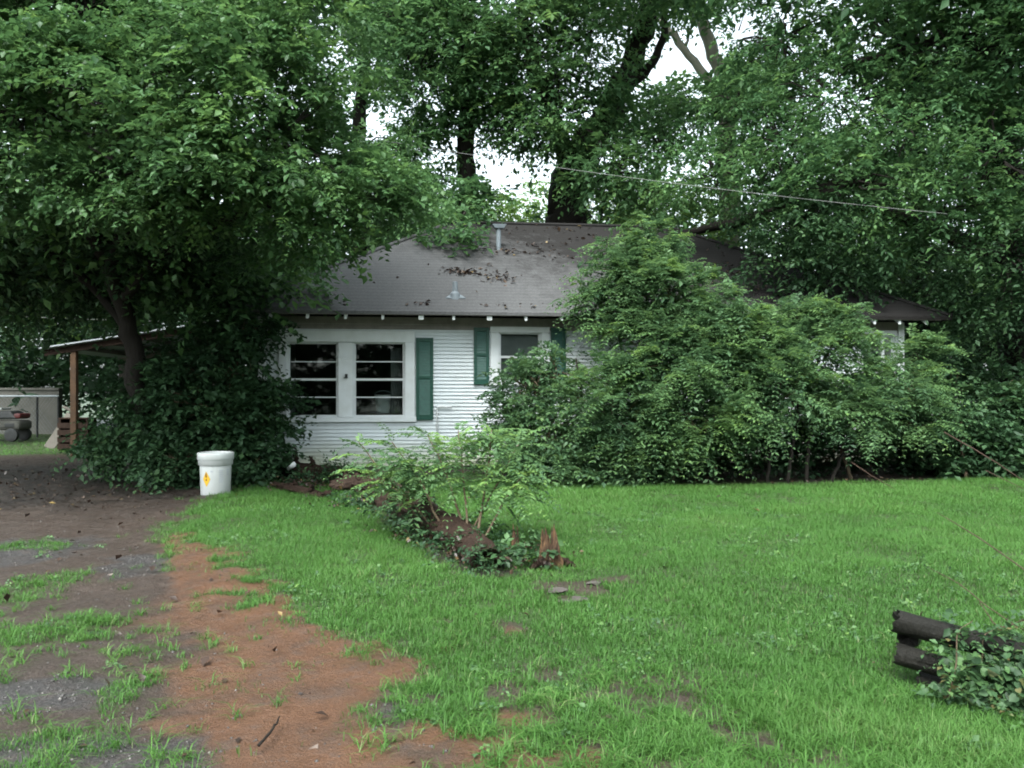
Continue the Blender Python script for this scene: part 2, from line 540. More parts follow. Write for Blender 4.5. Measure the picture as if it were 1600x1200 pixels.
c = t.mix(gm, c, turf)
c = t.mix(t.math('MULTIPLY', t.ramp(t.math('ADD', t.math('MULTIPLY', nl, .5), t.math('MULTIPLY', nm, .5)), [(.46, (0, 0, 0)), (.60, (1, 1, 1))]), .55), c, (.030, .021, .016))
c = t.mix(t.math('MULTIPLY', t.ramp(t.noise(p, 4.5, 6, .75), [(.52, (0, 0, 0)), (.66, (1, 1, 1))]), .30), c, (.085, .062, .050))
t.col(c)
wet = t.ramp(nm, [(.38, (.30, .30, .30)), (.65, (.7, .7, .7))])
t.l.new(wet, t.b.inputs['Roughness'])
t.b.inputs['Specular IOR Level'].default_value = .35
t.bump(t.math('ADD', nf, t.math('MULTIPLY', nm, .8)), .9, .03)
M['ground'] = t.m
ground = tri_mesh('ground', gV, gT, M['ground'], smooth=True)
tag(ground, kind='structure')
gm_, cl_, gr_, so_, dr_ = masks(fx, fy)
for nm_, arr in (('grass', gm_), ('clay', cl_), ('gravel', gr_), ('shaded_soil', so_)):
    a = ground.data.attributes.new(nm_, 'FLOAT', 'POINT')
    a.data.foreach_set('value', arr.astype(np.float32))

# ------------------------------------------------------------------ house
TH = math.atan(.1097)
HX, HY = (405 - 800) / F * 14.1, 14.1
HL, HD, WH, OV, RW = 11.99, 7.0, 2.80, .60, 5.22
ct, st_ = math.cos(TH), math.sin(TH)
def hp(x, y, v=0.0):
    """picture position -> (u along the front, height) on the plane v of the house"""
    k = (x - 800) / F
    ax, ay = HX - v * st_, HY + v * ct
    u = (k * ay - ax) / (ct - k * st_)
    return u, CAMZ + (HOR - y) / F * (ay + u * st_)
def hw(u, v, w):
    return np.array([HX + u * ct - v * st_, HY + u * st_ + v * ct, w])
house = thing('house', 'white clapboard hip-roofed house with green shutters behind the bushes', 'house', (HX, HY, 0), TH)
LU = HL
def rect(x0, x1, y0, y1):
    u0, wt = hp(x0, y0)
    u1, wbm = hp(x1, y1)
    return u0, u1, wbm, wt
W1L = rect(449, 529, 535, 651)
W1R = rect(552, 633, 535, 651)
W2 = rect(779, 845, 520, 596)
W3 = rect(1346, 1397, 524, 640)
W4 = rect(1100, 1170, 522, 600)
opens = [W1L, W1R, W2, W3, W4]
# wall cores with real openings
def front_core():
    mb = MB()
    us = sorted({0.0, LU} | {o[0] for o in opens} | {o[1] for o in opens})
    for a, b in zip(us[:-1], us[1:]):
        cut = [o for o in opens if o[0] <= a + 1e-6 and o[1] >= b - 1e-6]
        if cut:
            o = cut[0]
            mb.box((a, .002, .12), (b, .12, o[2]))
            mb.box((a, .002, o[3]), (b, .12, WH - .02))
        else:
            mb.box((a, .002, .12), (b, .12, WH - .02))
    return mb
wall = front_core().build('front_wall', M['white'], house)
mb = MB()
mb.box((.003, .121, .12), (.12, HD, WH - .02))
mb.build('side_wall', M['white'], house)
MB().box((LU - .12, .121, .12), (LU - .003, HD, WH - .02)).build('side_wall', M['white'], house)
MB().box((.121, HD - .12, .121), (LU - .121, HD - .003, WH - .021)).build('back_wall', M['white'], house)
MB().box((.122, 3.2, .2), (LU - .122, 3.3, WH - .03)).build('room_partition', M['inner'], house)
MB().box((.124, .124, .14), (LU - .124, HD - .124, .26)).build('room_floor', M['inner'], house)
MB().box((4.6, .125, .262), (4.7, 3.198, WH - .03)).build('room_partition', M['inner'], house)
MB().box((.03, .03, -.15), (LU - .03, HD - .03, .119)).build('foundation', M['found'], house)
# clapboards: one object per board, cut at the windows
bm_ = bpy.data.meshes.new('clapboard')
BH = .0665
bm_.from_pydata([(0, -.036, 0), (1, -.036, 0), (1, 0, 0), (0, 0, 0), (0, -.006, BH + .010), (1, -.006, BH + .010), (1, 0, BH + .010), (0, 0, BH + .010)], [],
                [(0, 3, 2, 1), (4, 5, 6, 7), (0, 1, 5, 4), (1, 2, 6, 5), (2, 3, 7, 6), (3, 0, 4, 7)])
bm_.materials.append(M['white'])
z = .125
while z + BH < WH - .02:
    segs = [(0.06, LU - .06)]
    for o in opens:
        a, b, lo, hi = o[0] - .05, o[1] + .05, o[2] - .05, o[3] + .08
        if z + BH > lo + .03 and z < hi - .03:
            segs = [q for s in segs for q in ((s[0], min(s[1], a)), (max(s[0], b), s[1])) if q[1] - q[0] > .02]
    for s in segs:
        cuts = [s[0]]
        while s[1] - cuts[-1] > 4.2:
            cuts.append(cuts[-1] + 2.2 + 1.8 * random.random())
        cuts.append(s[1])
        for a, b in zip(cuts[:-1], cuts[1:]):
            o = link(bpy.data.objects.new('clapboard', bm_), wall)
            o.location = (a, -.001 - .002 * random.random(), z)
            o.scale = (b - a - .002, 1, 1)
            o.rotation_euler = (0, R(random.uniform(-.03, .03)), 0)
    z += BH
for u in (0.0, LU - .11):
    MB().box((u - .004, -.055, .12), (u + .114, .1, WH - .03)).build('corner_board', M['trim'], house, bevel=.004)
MB().box((.115, -.038, WH - .24), (LU - .115, -.004, WH - .022)).build('frieze_shade_board', M['soffit'], house)  # dark brown-grey stands for dirty siding and the eave's shade

def window(label, o, trims, rows=4, blind=False, thick_mid=True):
    u0, u1, w0, w1 = o
    w = empty('window')
    w.parent = house
    w['label'] = label
    for t0 in trims:
        MB().box(*t0).build('trim_board', M['trim'], w, bevel=.004)
    # jambs line the opening
    d0, d1 = -.005, .118
    for a, b in (((u0 + .001, d0, w0), (u0 + .022, d1, w1)), ((u1 - .022, d0, w0), (u1 - .001, d1, w1)), ((u0 + .023, d0, w1 - .022), (u1 - .023, d1, w1 - .001)), ((u0 + .023, d0, w0 + .001), (u1 - .023, d1, w0 + .028))):
        MB().box(a, b).build('jamb', M['trim'], w)
    a0, a1, b0, b1 = u0 + .024, u1 - .024, w0 + .03, w1 - .024
    for k in range(rows):
        p0 = b0 + (b1 - b0) * k / rows
        p1 = b0 + (b1 - b0) * (k + 1) / rows
        dep = .055 if k < rows / 2 else .030
        MB().box((a0, dep, p0), (a1, dep + .005, p1)).build('pane', M['glass'], w)
        if k:
            th = .020 if k * 2 == rows else .009
            MB().box((a0 + .001, .016, p0 - th), (a1 - .001, .066, p0 + th)).build('meeting_rail' if k * 2 == rows else 'muntin', M['trim'], w)
    for a, b in ((a0 + .001, a0 + .020), (a1 - .020, a1 - .001)):
        MB().box((a, .018, b0 + .001), (b, .064, b1 - .001)).build('sash_stile', M['trim'], w)
    if blind:
        MB().box((a0, .09, b0), (a1, .096, b1)).build('blind', M['blind'], w)
    return w
def trimset(o, l, r, top, sill):
    u0, u1, w0, w1 = o
    return [((u0 - l, -.058, w0 - .004), (u0 + .001, .0, w1 + .001)), ((u1 - .001, -.058, w0 - .004), (u1 + r, .0, w1 + .001)),
            ((u0 - l - .004, -.062, w1 + .002), (u1 + r + .004, .0, w1 + top)), ((u0 - l - .03, -.10, w0 - sill), (u1 + r + .03, .0, w0 - .005))]
mid = W1R[0] - W1L[1]
tL = [((W1L[0] - .14, -.058, W1L[2] - .004), (W1L[0] + .001, 0, W1L[3] + .001)), ((W1L[1] - .001, -.059, W1L[2] - .004), (W1R[0] + .001, 0, W1L[3] + .001))]
tR = [((W1R[1] - .001, -.058, W1R[2] - .004), (W1R[1] + .17, 0, W1R[3] + .001)),
      ((W1L[0] - .144, -.062, W1R[3] + .002), (W1R[1] + .174, 0, W1R[3] + .205)), ((W1L[0] - .17, -.10, W1R[2] - .09), (W1R[1] + .2, 0, W1R[2] - .005))]
wl_ = window('left of the paired windows, half hidden by the dark shrub', W1L, tL)
window('right of the paired windows, with a pail behind its lower panes', W1R, tR)
window('window with a grey blind between two green shutters', W2, trimset(W2, .15, .15, .11, .07), 2, True)
window('narrow window at the far right corner', W3, trimset(W3, .10, .02, .09, .07), 2)
window('window hidden behind the tall bush', W4, trimset(W4, .15, .15, .11, .07), 2, True)
# little dark hook on the post between the paired windows
u, w = hp(541, 588)
MB().box((u - .035, -.09, w - .035), (u + .035, -.0595, w - .02)).box((u - .015, -.085, w - .0195), (u + .03, -.0596, w + .04)).build('latch', M['black'], wl_)
u, _ = hp(1378, 560)
MB().box((u - .03, -.03, W3[2] + .03), (u + .03, .012, W3[3] - .023)).build('window_post', M['trim'], house)

def shutter(x0, x1, y0, y1):
    a, b, lo, hi = rect(x0, x1, y0, y1)
    s = empty('shutter')
    s.parent = house
    dz = hi - lo
    sw = .055
    for p, q in ((a, a + sw), (b - sw, b)):
        MB().box((p, -.080, lo), (q, -.040, hi)).build('stile', M['green'], s, bevel=.004)
    for p, q in ((lo + .001, lo + .10), (lo + dz * .50, lo + dz * .50 + .055), (hi - .07, hi - .001)):
        MB().box((a + sw, -.078, p), (b - sw, -.041, q)).build('rail', M['green'], s, bevel=.004)
    for p, q in ((lo + .10, lo + dz * .50), (lo + dz * .50 + .055, hi - .07)):
        mb = MB()
        n = int((q - p) / .045)
        for k in range(n):
            z0 = p + (q - p) * k / n
            z1 = p + (q - p) * (k + 1) / n
            mb.add([(a + sw, -.068, z0), (b - sw, -.068, z0), (b - sw, -.054, z1), (a + sw, -.054, z1), (a + sw, -.050, z0), (b - sw, -.050, z0), (b - sw, -.048, z1), (a + sw, -.048, z1)],
                   [(0, 1, 2, 3), (0, 4, 5, 1), (4, 7, 6, 5), (3, 2, 6, 7)])
        mb.build('louvre_panel', M['green2'], s)
    return s
shutter(650, 677, 528, 656)['label'] = 'tall green shutter right of the paired windows'
shutter(740, 764, 512, 601)['label'] = 'green shutter left of the blind window'
shutter(860, 883, 512, 601)['label'] = 'green shutter right of the blind window, in leaves'
# conduit on the siding
u0, w0 = hp(683, 637)
u1, _ = hp(706, 637)
MB().tube([(u0, -.065, .2), (u0, -.065, w0), (u0 + .02, -.065, w0 + .015), (u1, -.065, w0 + .015)], .017, 8).build('conduit', M['trim'], house, smooth=True)

# roof
roof_e = empty('roof')
roof_e.parent = house
e0 = 2.83
hr = HD / 2 + OV
def roofz(u, v):
    d = min(v + OV, HD + OV - v, u + OV, LU + OV - u)
    return e0 + (RW - e0) * d / hr
c0, c1, c2, c3 = (-OV, -OV), (LU + OV, -OV), (LU + OV, HD + OV), (-OV, HD + OV)
r0, r1 = (-OV + hr, HD / 2), (LU + OV - hr, HD / 2)
th = .055
def slope(pts, name):
    mb = MB()
    n = len(pts)
    vv = [(a, b, roofz(a, b)) for a, b in pts]
    vv += [(a, b, roofz(a, b) - th) for a, b in pts]
    fc = [tuple(range(n)), tuple(range(2 * n - 1, n - 1, -1))] + [(i + n, (i + 1) % n + n, (i + 1) % n, i) for i in range(n)]
    return mb.add(vv, fc).build(name, M['roof'], roof_e)
slope([c0, c1, r1, r0], 'front_slope')
slope([c1, c2, r1], 'hip_slope')
slope([c2, c3, r0, r1], 'rear_slope')
slope([c3, c0, r0], 'hip_slope')
def cap(a, b):
    A = np.array([a[0], a[1], roofz(*a) + .012])
    B = np.array([b[0], b[1], roofz(*b) + .012])
    MB().tube([A, B], .045, 6).build('hip_cap', M['roof'], roof_e)
cap(r0, r1); cap(c0, r0); cap(c1, r1)
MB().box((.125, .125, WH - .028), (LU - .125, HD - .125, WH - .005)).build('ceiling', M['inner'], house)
# soffit boards under the eaves follow the slope
sl = (RW - e0) / hr
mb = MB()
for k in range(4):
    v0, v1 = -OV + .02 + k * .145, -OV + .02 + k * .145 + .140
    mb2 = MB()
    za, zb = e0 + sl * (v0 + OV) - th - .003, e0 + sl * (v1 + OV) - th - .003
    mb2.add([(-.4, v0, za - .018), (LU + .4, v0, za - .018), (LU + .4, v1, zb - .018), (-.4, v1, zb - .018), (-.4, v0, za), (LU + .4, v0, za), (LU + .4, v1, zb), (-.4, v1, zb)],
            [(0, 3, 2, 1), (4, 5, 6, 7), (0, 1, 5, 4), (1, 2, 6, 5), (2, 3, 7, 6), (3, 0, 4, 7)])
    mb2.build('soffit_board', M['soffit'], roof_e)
def tail(u, wd):
    v0, v1 = -OV + .045, .0
    za, zb = e0 + sl * (v0 + OV) - th - .023, e0 + sl * (v1 + OV) - th - .023
    h = .085
    MB().add([(u - wd, v0, za - h), (u + wd, v0, za - h), (u + wd, v1, zb - h), (u - wd, v1, zb - h), (u - wd, v0, za), (u + wd, v0, za), (u + wd, v1, zb), (u - wd, v1, zb)],
             [(0, 3, 2, 1), (4, 5, 6, 7), (0, 1, 5, 4), (1, 2, 6, 5), (2, 3, 7, 6), (3, 0, 4, 7)]).build('rafter_tail', M['trim'], roof_e)
for i, x in enumerate([366, 422, 480, 540, 598, 658, 709, 765, 822, 878, 935, 992, 1048, 1104, 1160, 1215, 1268, 1320, 1367, 1406, 1448]):
    u, _ = hp(x, 488, -OV + .045)
    tail(u, .045 if i in (5, 7) else .023)

def roof_hit(x, y):
    lo, hi = -OV, HD / 2
    for _ in range(50):
        v = (lo + hi) / 2
        u, w = hp(x, y, v)
        if w > roofz(u, v): lo = v
        else: hi = v
    # smallest v whose ray is under the roof
    return u, v, roofz(u, v)
# rays go up through the slope: search by stepping
def roof_at(x, y):
    best = None
    for v in np.linspace(-OV, HD / 2, 400):
        u, w = hp(x, y, v)
        d = abs(w - roofz(u, v))
        if best is None or d < best[0]:
            best = (d, u, v)
    return best[1], best[2], roofz(best[1], best[2])
u, v, w = roof_at(779, 389)
fl = empty('flue')
fl.parent = roof_e
MB().tube([(u, v, w - .1), (u, v, w + .42)], .05, 14).build('flue_pipe', M['galv'], roof_e, smooth=False)
bpy.data.objects.remove(fl)
MB().add([(u - .14, v - .10, w + .50), (u + .16, v - .10, w + .50), (u + .16, v + .10, w + .50), (u - .14, v + .10, w + .50), (u - .08, v - .08, w + .42), (u + .11, v - .08, w + .42), (u + .11, v + .08, w + .42), (u - .08, v + .08, w + .42)],
         [(0, 1, 2, 3), (7, 6, 5, 4), (0, 4, 5, 1), (1, 5, 6, 2), (2, 6, 7, 3), (3, 7, 4, 0)]).build('flue_cap', M['galv'], roof_e, bevel=.006)
u, v, w = roof_at(711, 464)
MB().lathe([(.10, -.1), (.085, .06), (.05, .10), (.045, .27), (.035, .275), (.03, .1)], 16, (u, v, w)).build('vent_pipe', M['galv'], roof_e)
mb = MB()
a, b, cc, dd = (u - .17, v - .07), (u + .19, v - .07), (u + .10, v + .05), (u - .08, v + .05)
mb.add([(q[0], q[1], roofz(*q) + .01) for q in (a, b, cc, dd)] + [(q[0], q[1], roofz(*q) + .022) for q in (a, b, cc, dd)], [(0, 3, 2, 1), (4, 5, 6, 7), (0, 1, 5, 4), (1, 2, 6, 5), (2, 3, 7, 6), (3, 0, 4, 7)])
mb.build('vent_flashing', M['galv'], roof_e)

# inside, seen through the right-hand pane
def inside(name, label, cat, u, v, w):
    return thing(name, label, cat, hw(u, v, w), TH)
u, w = hp(612, 645, .55)
cb = inside('cabinet', 'low brown cabinet inside the room behind the right window pane', 'cabinet', u, .55, .262)
hc = w - .262
MB().box((-.42, -.34, 0), (.3, .2, hc - .03)).build('cabinet_body', M['greywood'], cb)
MB().box((-.44, -.37, hc - .029), (.32, .22, hc)).build('cabinet_top', M['greywood'], cb, bevel=.005)
for s in (-.40, -.05):
    MB().box((s, -.355, .06), (s + .33, -.341, hc - .07)).build('cabinet_door', M['greywood'], cb)
u, w2_ = hp(599, 646, .34)
pl = inside('pail', 'pale pail standing on the cabinet inside the right window pane', 'pail', u, .40, w + .001)
MB().lathe([(.0, 0), (.12, 0), (.155, .30), (.165, .30), (.165, .335), (.150, .335), (.112, .02), (0, .02)], 24).build('pail_body', M['plastic'], pl, smooth=False)
MB().tube([(-.165 * math.cos(a), -.10 * math.sin(a) - .02, .31 + .10 * math.sin(a)) for a in np.linspace(0, math.pi, 12)], .006, 6).build('pail_handle', M['galv'], pl)
u0, wt = hp(611, 538, .25)
u1, _ = hp(627, 538, .25)
cu = inside('curtain', 'narrow grey curtain hanging inside the right window pane', 'curtain', u0, .25, 1.0)
V, Fc = [], []
for i in range(25):
    for zz in (0, 1.25):
        V.append((i / 24 * (u1 - u0), .03 * math.sin(i * 1.3), zz))
for i in range(24):
    Fc.append((2 * i, 2 * i + 2, 2 * i + 3, 2 * i + 1))
o = MB().add(V, Fc).build('curtain_cloth', M['curtain'], cu, smooth=True)
sm_ = o.modifiers.new('thick', 'SOLIDIFY')
sm_.thickness = .004

# ------------------------------------------------------------------ foliage tools
class Foliage:
    """collects leaves (two triangles each, folded at the midrib) for ONE crown"""
    def __init__(self, seed):
        self.r = np.random.default_rng(seed)
        self.parts = []
    def sprigs(self, o, d, length, n=8, leaf=.1, wid=.55, droop=.35, spread=.9, jit=.35, pair=False, tint=(.2, .8), upj=.35, taper=False, toff=None):
        r = self.r
        S = len(o)
        if S == 0: return
        length = np.broadcast_to(length, (S,)).astype(float)
        if pair:
            tt = np.repeat(np.linspace(.12, 1, n // 2), 2)
        else:
            tt = np.linspace(.15, 1, n)
        sgn = np.where(np.arange(n) % 2 == 0, 1.0, -1.0)
        zz = np.array([0, 0, 1.0])
        side = norm(np.cross(d, zz) + r.normal(0, .12, (S, 3)))
        upv = norm(np.cross(side, d))
        T = tt[None, :, None]
        L = length[:, None, None]
        pos = o[:, None, :] + d[:, None, :] * L * T - zz * (droop * L * T ** 2)
        tan = norm(d[:, None, :] - zz * (2 * droop * T))
        sd_ = side[:, None, :] * sgn[None, :, None]
        ld = norm(tan * (1 - spread * .55) + sd_ * spread + r.normal(0, jit, (S, n, 3)) - zz * .12)
        lu = norm(upv[:, None, :] * .8 + zz * .5 + r.normal(0, upj, (S, n, 3)))
        ln = leaf * r.uniform(.5, 1.4, (S, n)) * r.uniform(.75, 1.25, (S, 1))
        if taper:
            ln = ln * (1 - .45 * np.abs(tt[None, :] - .4) / .6)
        ti = r.uniform(tint[0], tint[1], (S, 1)) + r.normal(0, .08, (S, n))
        if toff is not None: ti = ti * .55 + toff[:, None] * .45
        self.parts.append((pos.reshape(-1, 3), ld.reshape(-1, 3), lu.reshape(-1, 3), ln.ravel(), (ln * wid).ravel(), np.clip(ti, 0, 1).ravel()))
    def build(self, name, m, parent=None):
        b, d, u, L, W, ti = [np.concatenate([q[i] for q in self.parts]) for i in range(6)]
        s = norm(np.cross(d, u))
        u = np.cross(s, d)
        L1, W1 = L[:, None], W[:, None]
        v0 = b
        mid_ = b + d * L1 * .48
        v1 = mid_ + s * W1 * .5 + u * W1 * .14
        v3 = mid_ - s * W1 * .5 + u * W1 * .14
        v2 = b + d * L1 - u * L1 * .10
        V = np.stack([v0, v1, v2, v3], 1).reshape(-1, 3)
        k = np.arange(len(b)) * 4
        T = np.stack([np.stack([k, k + 1, k + 2], 1), np.stack([k, k + 2, k + 3], 1)], 1).reshape(-1, 3)
        self.count = len(b)
        return tri_mesh(name, V, T, m, parent, np.repeat(ti, 2))
SKY_GAPS = [(795, 262, 34, 36), (560, 165, 34, 26), (505, 14, 26, 16), (1105, 75, 32, 60), (772, 250, 18, 14), (665, 130, 12, 10), (745, 20, 16, 10), (1165, 40, 22, 26), (470, 45, 14, 10), (820, 118, 12, 10), (580, 205, 24, 14), (1075, 190, 18, 12), (1290, 60, 12, 22), (1040, 90, 26, 40), (1340, 30, 16, 12), (790, 290, 22, 12), (610, 180, 16, 22), (730, 160, 10, 8), (690, 235, 10, 8), (1230, 30, 14, 18)]
_gr = np.random.default_rng(5)
for _ in range(110):
    gx_, gy_ = _gr.uniform(440, 1600), _gr.uniform(0, 250)
    if gx_ > 1150: gy_ *= .6
    SKY_GAPS.append((gx_, gy_, _gr.uniform(5, 15), _gr.uniform(5, 12)))
def in_gap(p, pad=1.0):
    x = 800 + F * p[:, 0] / p[:, 1]
    y = HOR - (p[:, 2] - CAMZ) / p[:, 1] * F
    g = np.zeros(len(p), bool)
    for cx, cy, rx, ry in SKY_GAPS:
        g |= ((x - cx) / (rx * pad)) ** 2 + ((y - cy) / (ry * pad)) ** 2 < 1
    return g
def crown(fo, tw, lobes, dens=4.0, cs=.55, per=11, n=8, leaf=.1, wid=.6, tint=(.15, .8), droop=.35, gaps=False, cut=.32, nscale=.8, seed=0, shell=.55, flat=.55, twr=.008, jit=.35):
    """fill lobes (x,y,z,rx,ry,rz) with flattened leafy sprays; tw = mesh that takes the twigs"""
    r = fo.r
    for lb in lobes:
        c = np.array(lb[:3], float)
        rad = np.array(lb[3:6], float)
        k = lb[6] if len(lb) > 6 else 1.0
        rm = rad.mean()
        N = max(6, int(dens * k * 4 * math.pi * rm * rm))
        dv = norm(r.normal(0, 1, (N, 3)))
        rr = r.uniform(shell, 1.0, (N, 1)) ** .6
        cen = c + dv * rad * rr
        cen += (np.stack([noise(cen, nscale, seed + q) for q in (1, 2, 3)], 1) - .5) * rm * .6
        keep = noise(cen, nscale * 1.4, seed + 5) > cut
        keep &= cen[:, 2] > .12
        if gaps: keep &= ~in_gap(cen, 1.0 + .25 * r.random(1)[0])
        cen, dv = cen[keep], dv[keep]
        N = len(cen)
        if N == 0: continue
        if tw is not None:
            for q in cen[::2]:
                m_ = (c + q) / 2 + r.normal(0, .08, 3)
                tw.tube([c + (q - c) * .25, m_, q], [twr * 2.2, twr * 1.5, twr * .6], 3, False)
        o = np.repeat(cen, per, 0)
        out = np.repeat(dv, per, 0)
        S = len(o)
        o = o + r.normal(0, 1, (S, 3)) * np.array([cs, cs, cs * flat]) * .42
        d = norm(out * np.array([.8, .8, .45]) + r.normal(0, .55, (S, 3)) * np.array([1, 1, .6]) + np.array([0, 0, .12]))
        if gaps:
            kk = ~in_gap(o + d * cs * .3, .9)
            o, d = o[kk], d[kk]
        ct_ = np.repeat(r.uniform(0, 1, N) ** 1.2, per)
        if gaps: ct_ = ct_[kk]
        fo.sprigs(o, d, cs * r.uniform(.55, 1.05, len(o)), n, leaf, wid, droop, .9, jit, False, tint, toff=ct_)
def lobeP(x, y, Y, r, ry=None, rz=None, k=1.0):
    p = P(x, y, Y)
    return (*p, r, ry or r, rz or r, k)
def limb(parent, m, pts, rad, name='limb', sides=9):
    pts = np.array(pts, float)
    # smooth resample with slight crookedness
    t0 = np.linspace(0, 1, len(pts))
    t1 = np.linspace(0, 1, max(6, len(pts) * 4))
    q = np.stack([np.interp(t1, t0, pts[:, i]) for i in range(3)], 1)
    for _ in range(2):
        q[1:-1] = (q[:-2] + 2 * q[1:-1] + q[2:]) / 4
    q[1:-1] += rng.normal(0, min(.02, .25 * rad[0]) + .06 * rad[0], (len(q) - 2, 3))
    rr = np.interp(t1, t0, rad)
    return MB().tube(q, rr, sides, True, .14).build(name, m, parent, smooth=True)
def tree(name, label, base, cat='tree'):
    e = thing(name, label, cat, (0, 0, 0))
    return e
LEAVES = 0
def finish(fo, tw, mat, parent, twm='bark', cname='crown'):
    global LEAVES
    o = fo.build(cname, M[mat], parent)
    LEAVES += fo.count
    if tw is not None and tw.v:
        tag(tw.build('twigs', M[twm], parent), kind='stuff')
    return o

# ------------------------------------------------------------------ the big tree at the left
T = tree('shade_tree', 'big leafy tree at the left whose crown hangs over the drive and house corner', None)
B = G(232, 748)
limb(T, M['bark'], [B - [0, 0, .2], P(222, 640, 12.9), P(212, 540, 12.7), P(190, 470, 12.5), P(165, 400, 12.0)], [.22, .16, .14, .125, .11], 'trunk', 12)
limb(T, M['bark'], [P(165, 400, 12.0), P(120, 330, 11.5), P(80, 200, 11)], [.13, .11, .06])
limb(T, M['bark'], [P(175, 425, 12.1), P(200, 330, 11.4), P(300, 200, 10.8), P(380, 60, 10.8)], [.12, .10, .08, .05])
limb(T, M['bark'], [P(190, 470, 12.5), P(260, 390, 11.8), P(400, 320, 11), P(520, 280, 11)], [.09, .08, .06, .03])
limb(T, M['bark'], [P(205, 520, 12.6), P(150, 450, 12.6), P(60, 380, 12.6), P(-60, 330, 12.4)], [.08, .07, .06, .03])
fo, tw = Foliage(11), MB()
L1 = [lobeP(60, 150, 9.8, 1.15), lobeP(210, 190, 9.3, 1.0), lobeP(330, 120, 9.8, 1.1), lobeP(120, 40, 10.3, 1.3), lobeP(300, 260, 9.3, .75), lobeP(180, 270, 9.2, .6),
      lobeP(440, 210, 9.9, .95), lobeP(410, 310, 9.7, .62), lobeP(520, 300, 10.3, .72), lobeP(560, 230, 11, .7), lobeP(600, 300, 11, .48, None, .4), lobeP(480, 350, 10.4, .45),
      lobeP(460, 70, 10.6, .95), lobeP(20, 230, 9.8, .7), lobeP(640, 300, 11.4, .28), lobeP(420, 400, 11, .3, None, .3), lobeP(250, 330, 9.6, .42, None, .3), lobeP(530, 130, 11.2, .55)]
crown(fo, tw, L1, 8.5, .42, 14, 9, .082, .6, (.0, 1), .38, True, .42, 1.2, 1, flat=.4)
L1b = [lobeP(150, -120, 11, 1.9), lobeP(400, -120, 11.3, 1.6), lobeP(-180, 60, 10.5, 1.6), lobeP(-150, -250, 11, 2.0), lobeP(250, -330, 11.5, 2.0), lobeP(60, 300, 12.4, 1.1), lobeP(300, 330, 12.5, 1.1), lobeP(-160, 280, 12.5, 1.3), lobeP(180, 380, 13.4, .9), lobeP(390, 420, 13.2, .6), lobeP(60, 400, 14.5, 1.1), lobeP(280, 430, 14.5, .8), lobeP(150, 450, 15.5, .7, None, .4), lobeP(-80, 420, 15, 1.2), lobeP(330, 380, 14.5, .8)]
crown(fo, tw, L1b, 2.8, .75, 11, 7, .15, .65, (.1, .8), .35, True, .25, .7, 2)
finish(fo, tw, 'leaf_tree', T)
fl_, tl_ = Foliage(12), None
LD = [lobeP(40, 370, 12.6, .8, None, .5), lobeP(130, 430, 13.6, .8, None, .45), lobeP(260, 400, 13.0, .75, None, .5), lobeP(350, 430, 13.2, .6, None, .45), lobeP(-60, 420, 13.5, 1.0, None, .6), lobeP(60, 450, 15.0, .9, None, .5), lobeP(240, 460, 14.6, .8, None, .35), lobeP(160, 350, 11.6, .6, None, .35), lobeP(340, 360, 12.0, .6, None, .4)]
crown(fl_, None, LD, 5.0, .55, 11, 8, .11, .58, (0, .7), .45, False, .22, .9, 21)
finish(fl_, None, 'leaf_dark_shade', T, cname='lower_crown')  # lower boughs coloured darker to stand for shade beneath the crown

# shrub under it, by the house corner, coloured dark for the crown's shade
def shrub(name, label, lobes, mat, seed, dens, cs, per, n, leaf, wid, stems, cat='shrub', tint=(.1, .8), twm='bark_twig', **kw):
    e = thing(name, label, cat)
    fo, tw = Foliage(seed), MB()
    crown(fo, tw, lobes, dens, cs, per, n, leaf, wid, tint, seed=seed, **kw)
    finish(fo, tw, mat, e, twm, 'foliage')
    for a, b in stems:
        a, b = np.array(a), np.array(b)
        m_ = (a + b) / 2 + rng.normal(0, .1, 3)
        limb(e, M[twm], [a, m_, b], [.035, .028, .015], 'stem', 6)
    return e
S = [lobeP(330, 640, 12.9, .75, .6, .8), lobeP(250, 660, 13.1, .65, .6, .65), lobeP(370, 600, 13.2, .45, .5, .8), lobeP(330, 580, 13.3, .6, .6, .5), lobeP(200, 690, 13.3, .45, .5, .4), lobeP(400, 680, 13.0, .38, .4, .5), lobeP(390, 730, 12.6, .4, .4, .25), lobeP(425, 640, 13.4, .28, .3, .4), lobeP(280, 720, 12.4, .6, .4, .3), lobeP(225, 620, 13.6, .5, .5, .5), lobeP(385, 520, 13.4, .33, .35, .4)]
shrub('dark_shrub', 'dense dark shrub beneath the big tree behind the white pail', S, 'leaf_dark_shade', 31, 12, .42, 12, 8, .10, .6,
      [(G(300, 748), P(310, 600, 12.9)), (G(350, 750), P(390, 600, 13.1)), (G(240, 748), P(220, 620, 13.2)), (G(390, 752), P(420, 650, 13.1))], cut=.22, nscale=1.2)

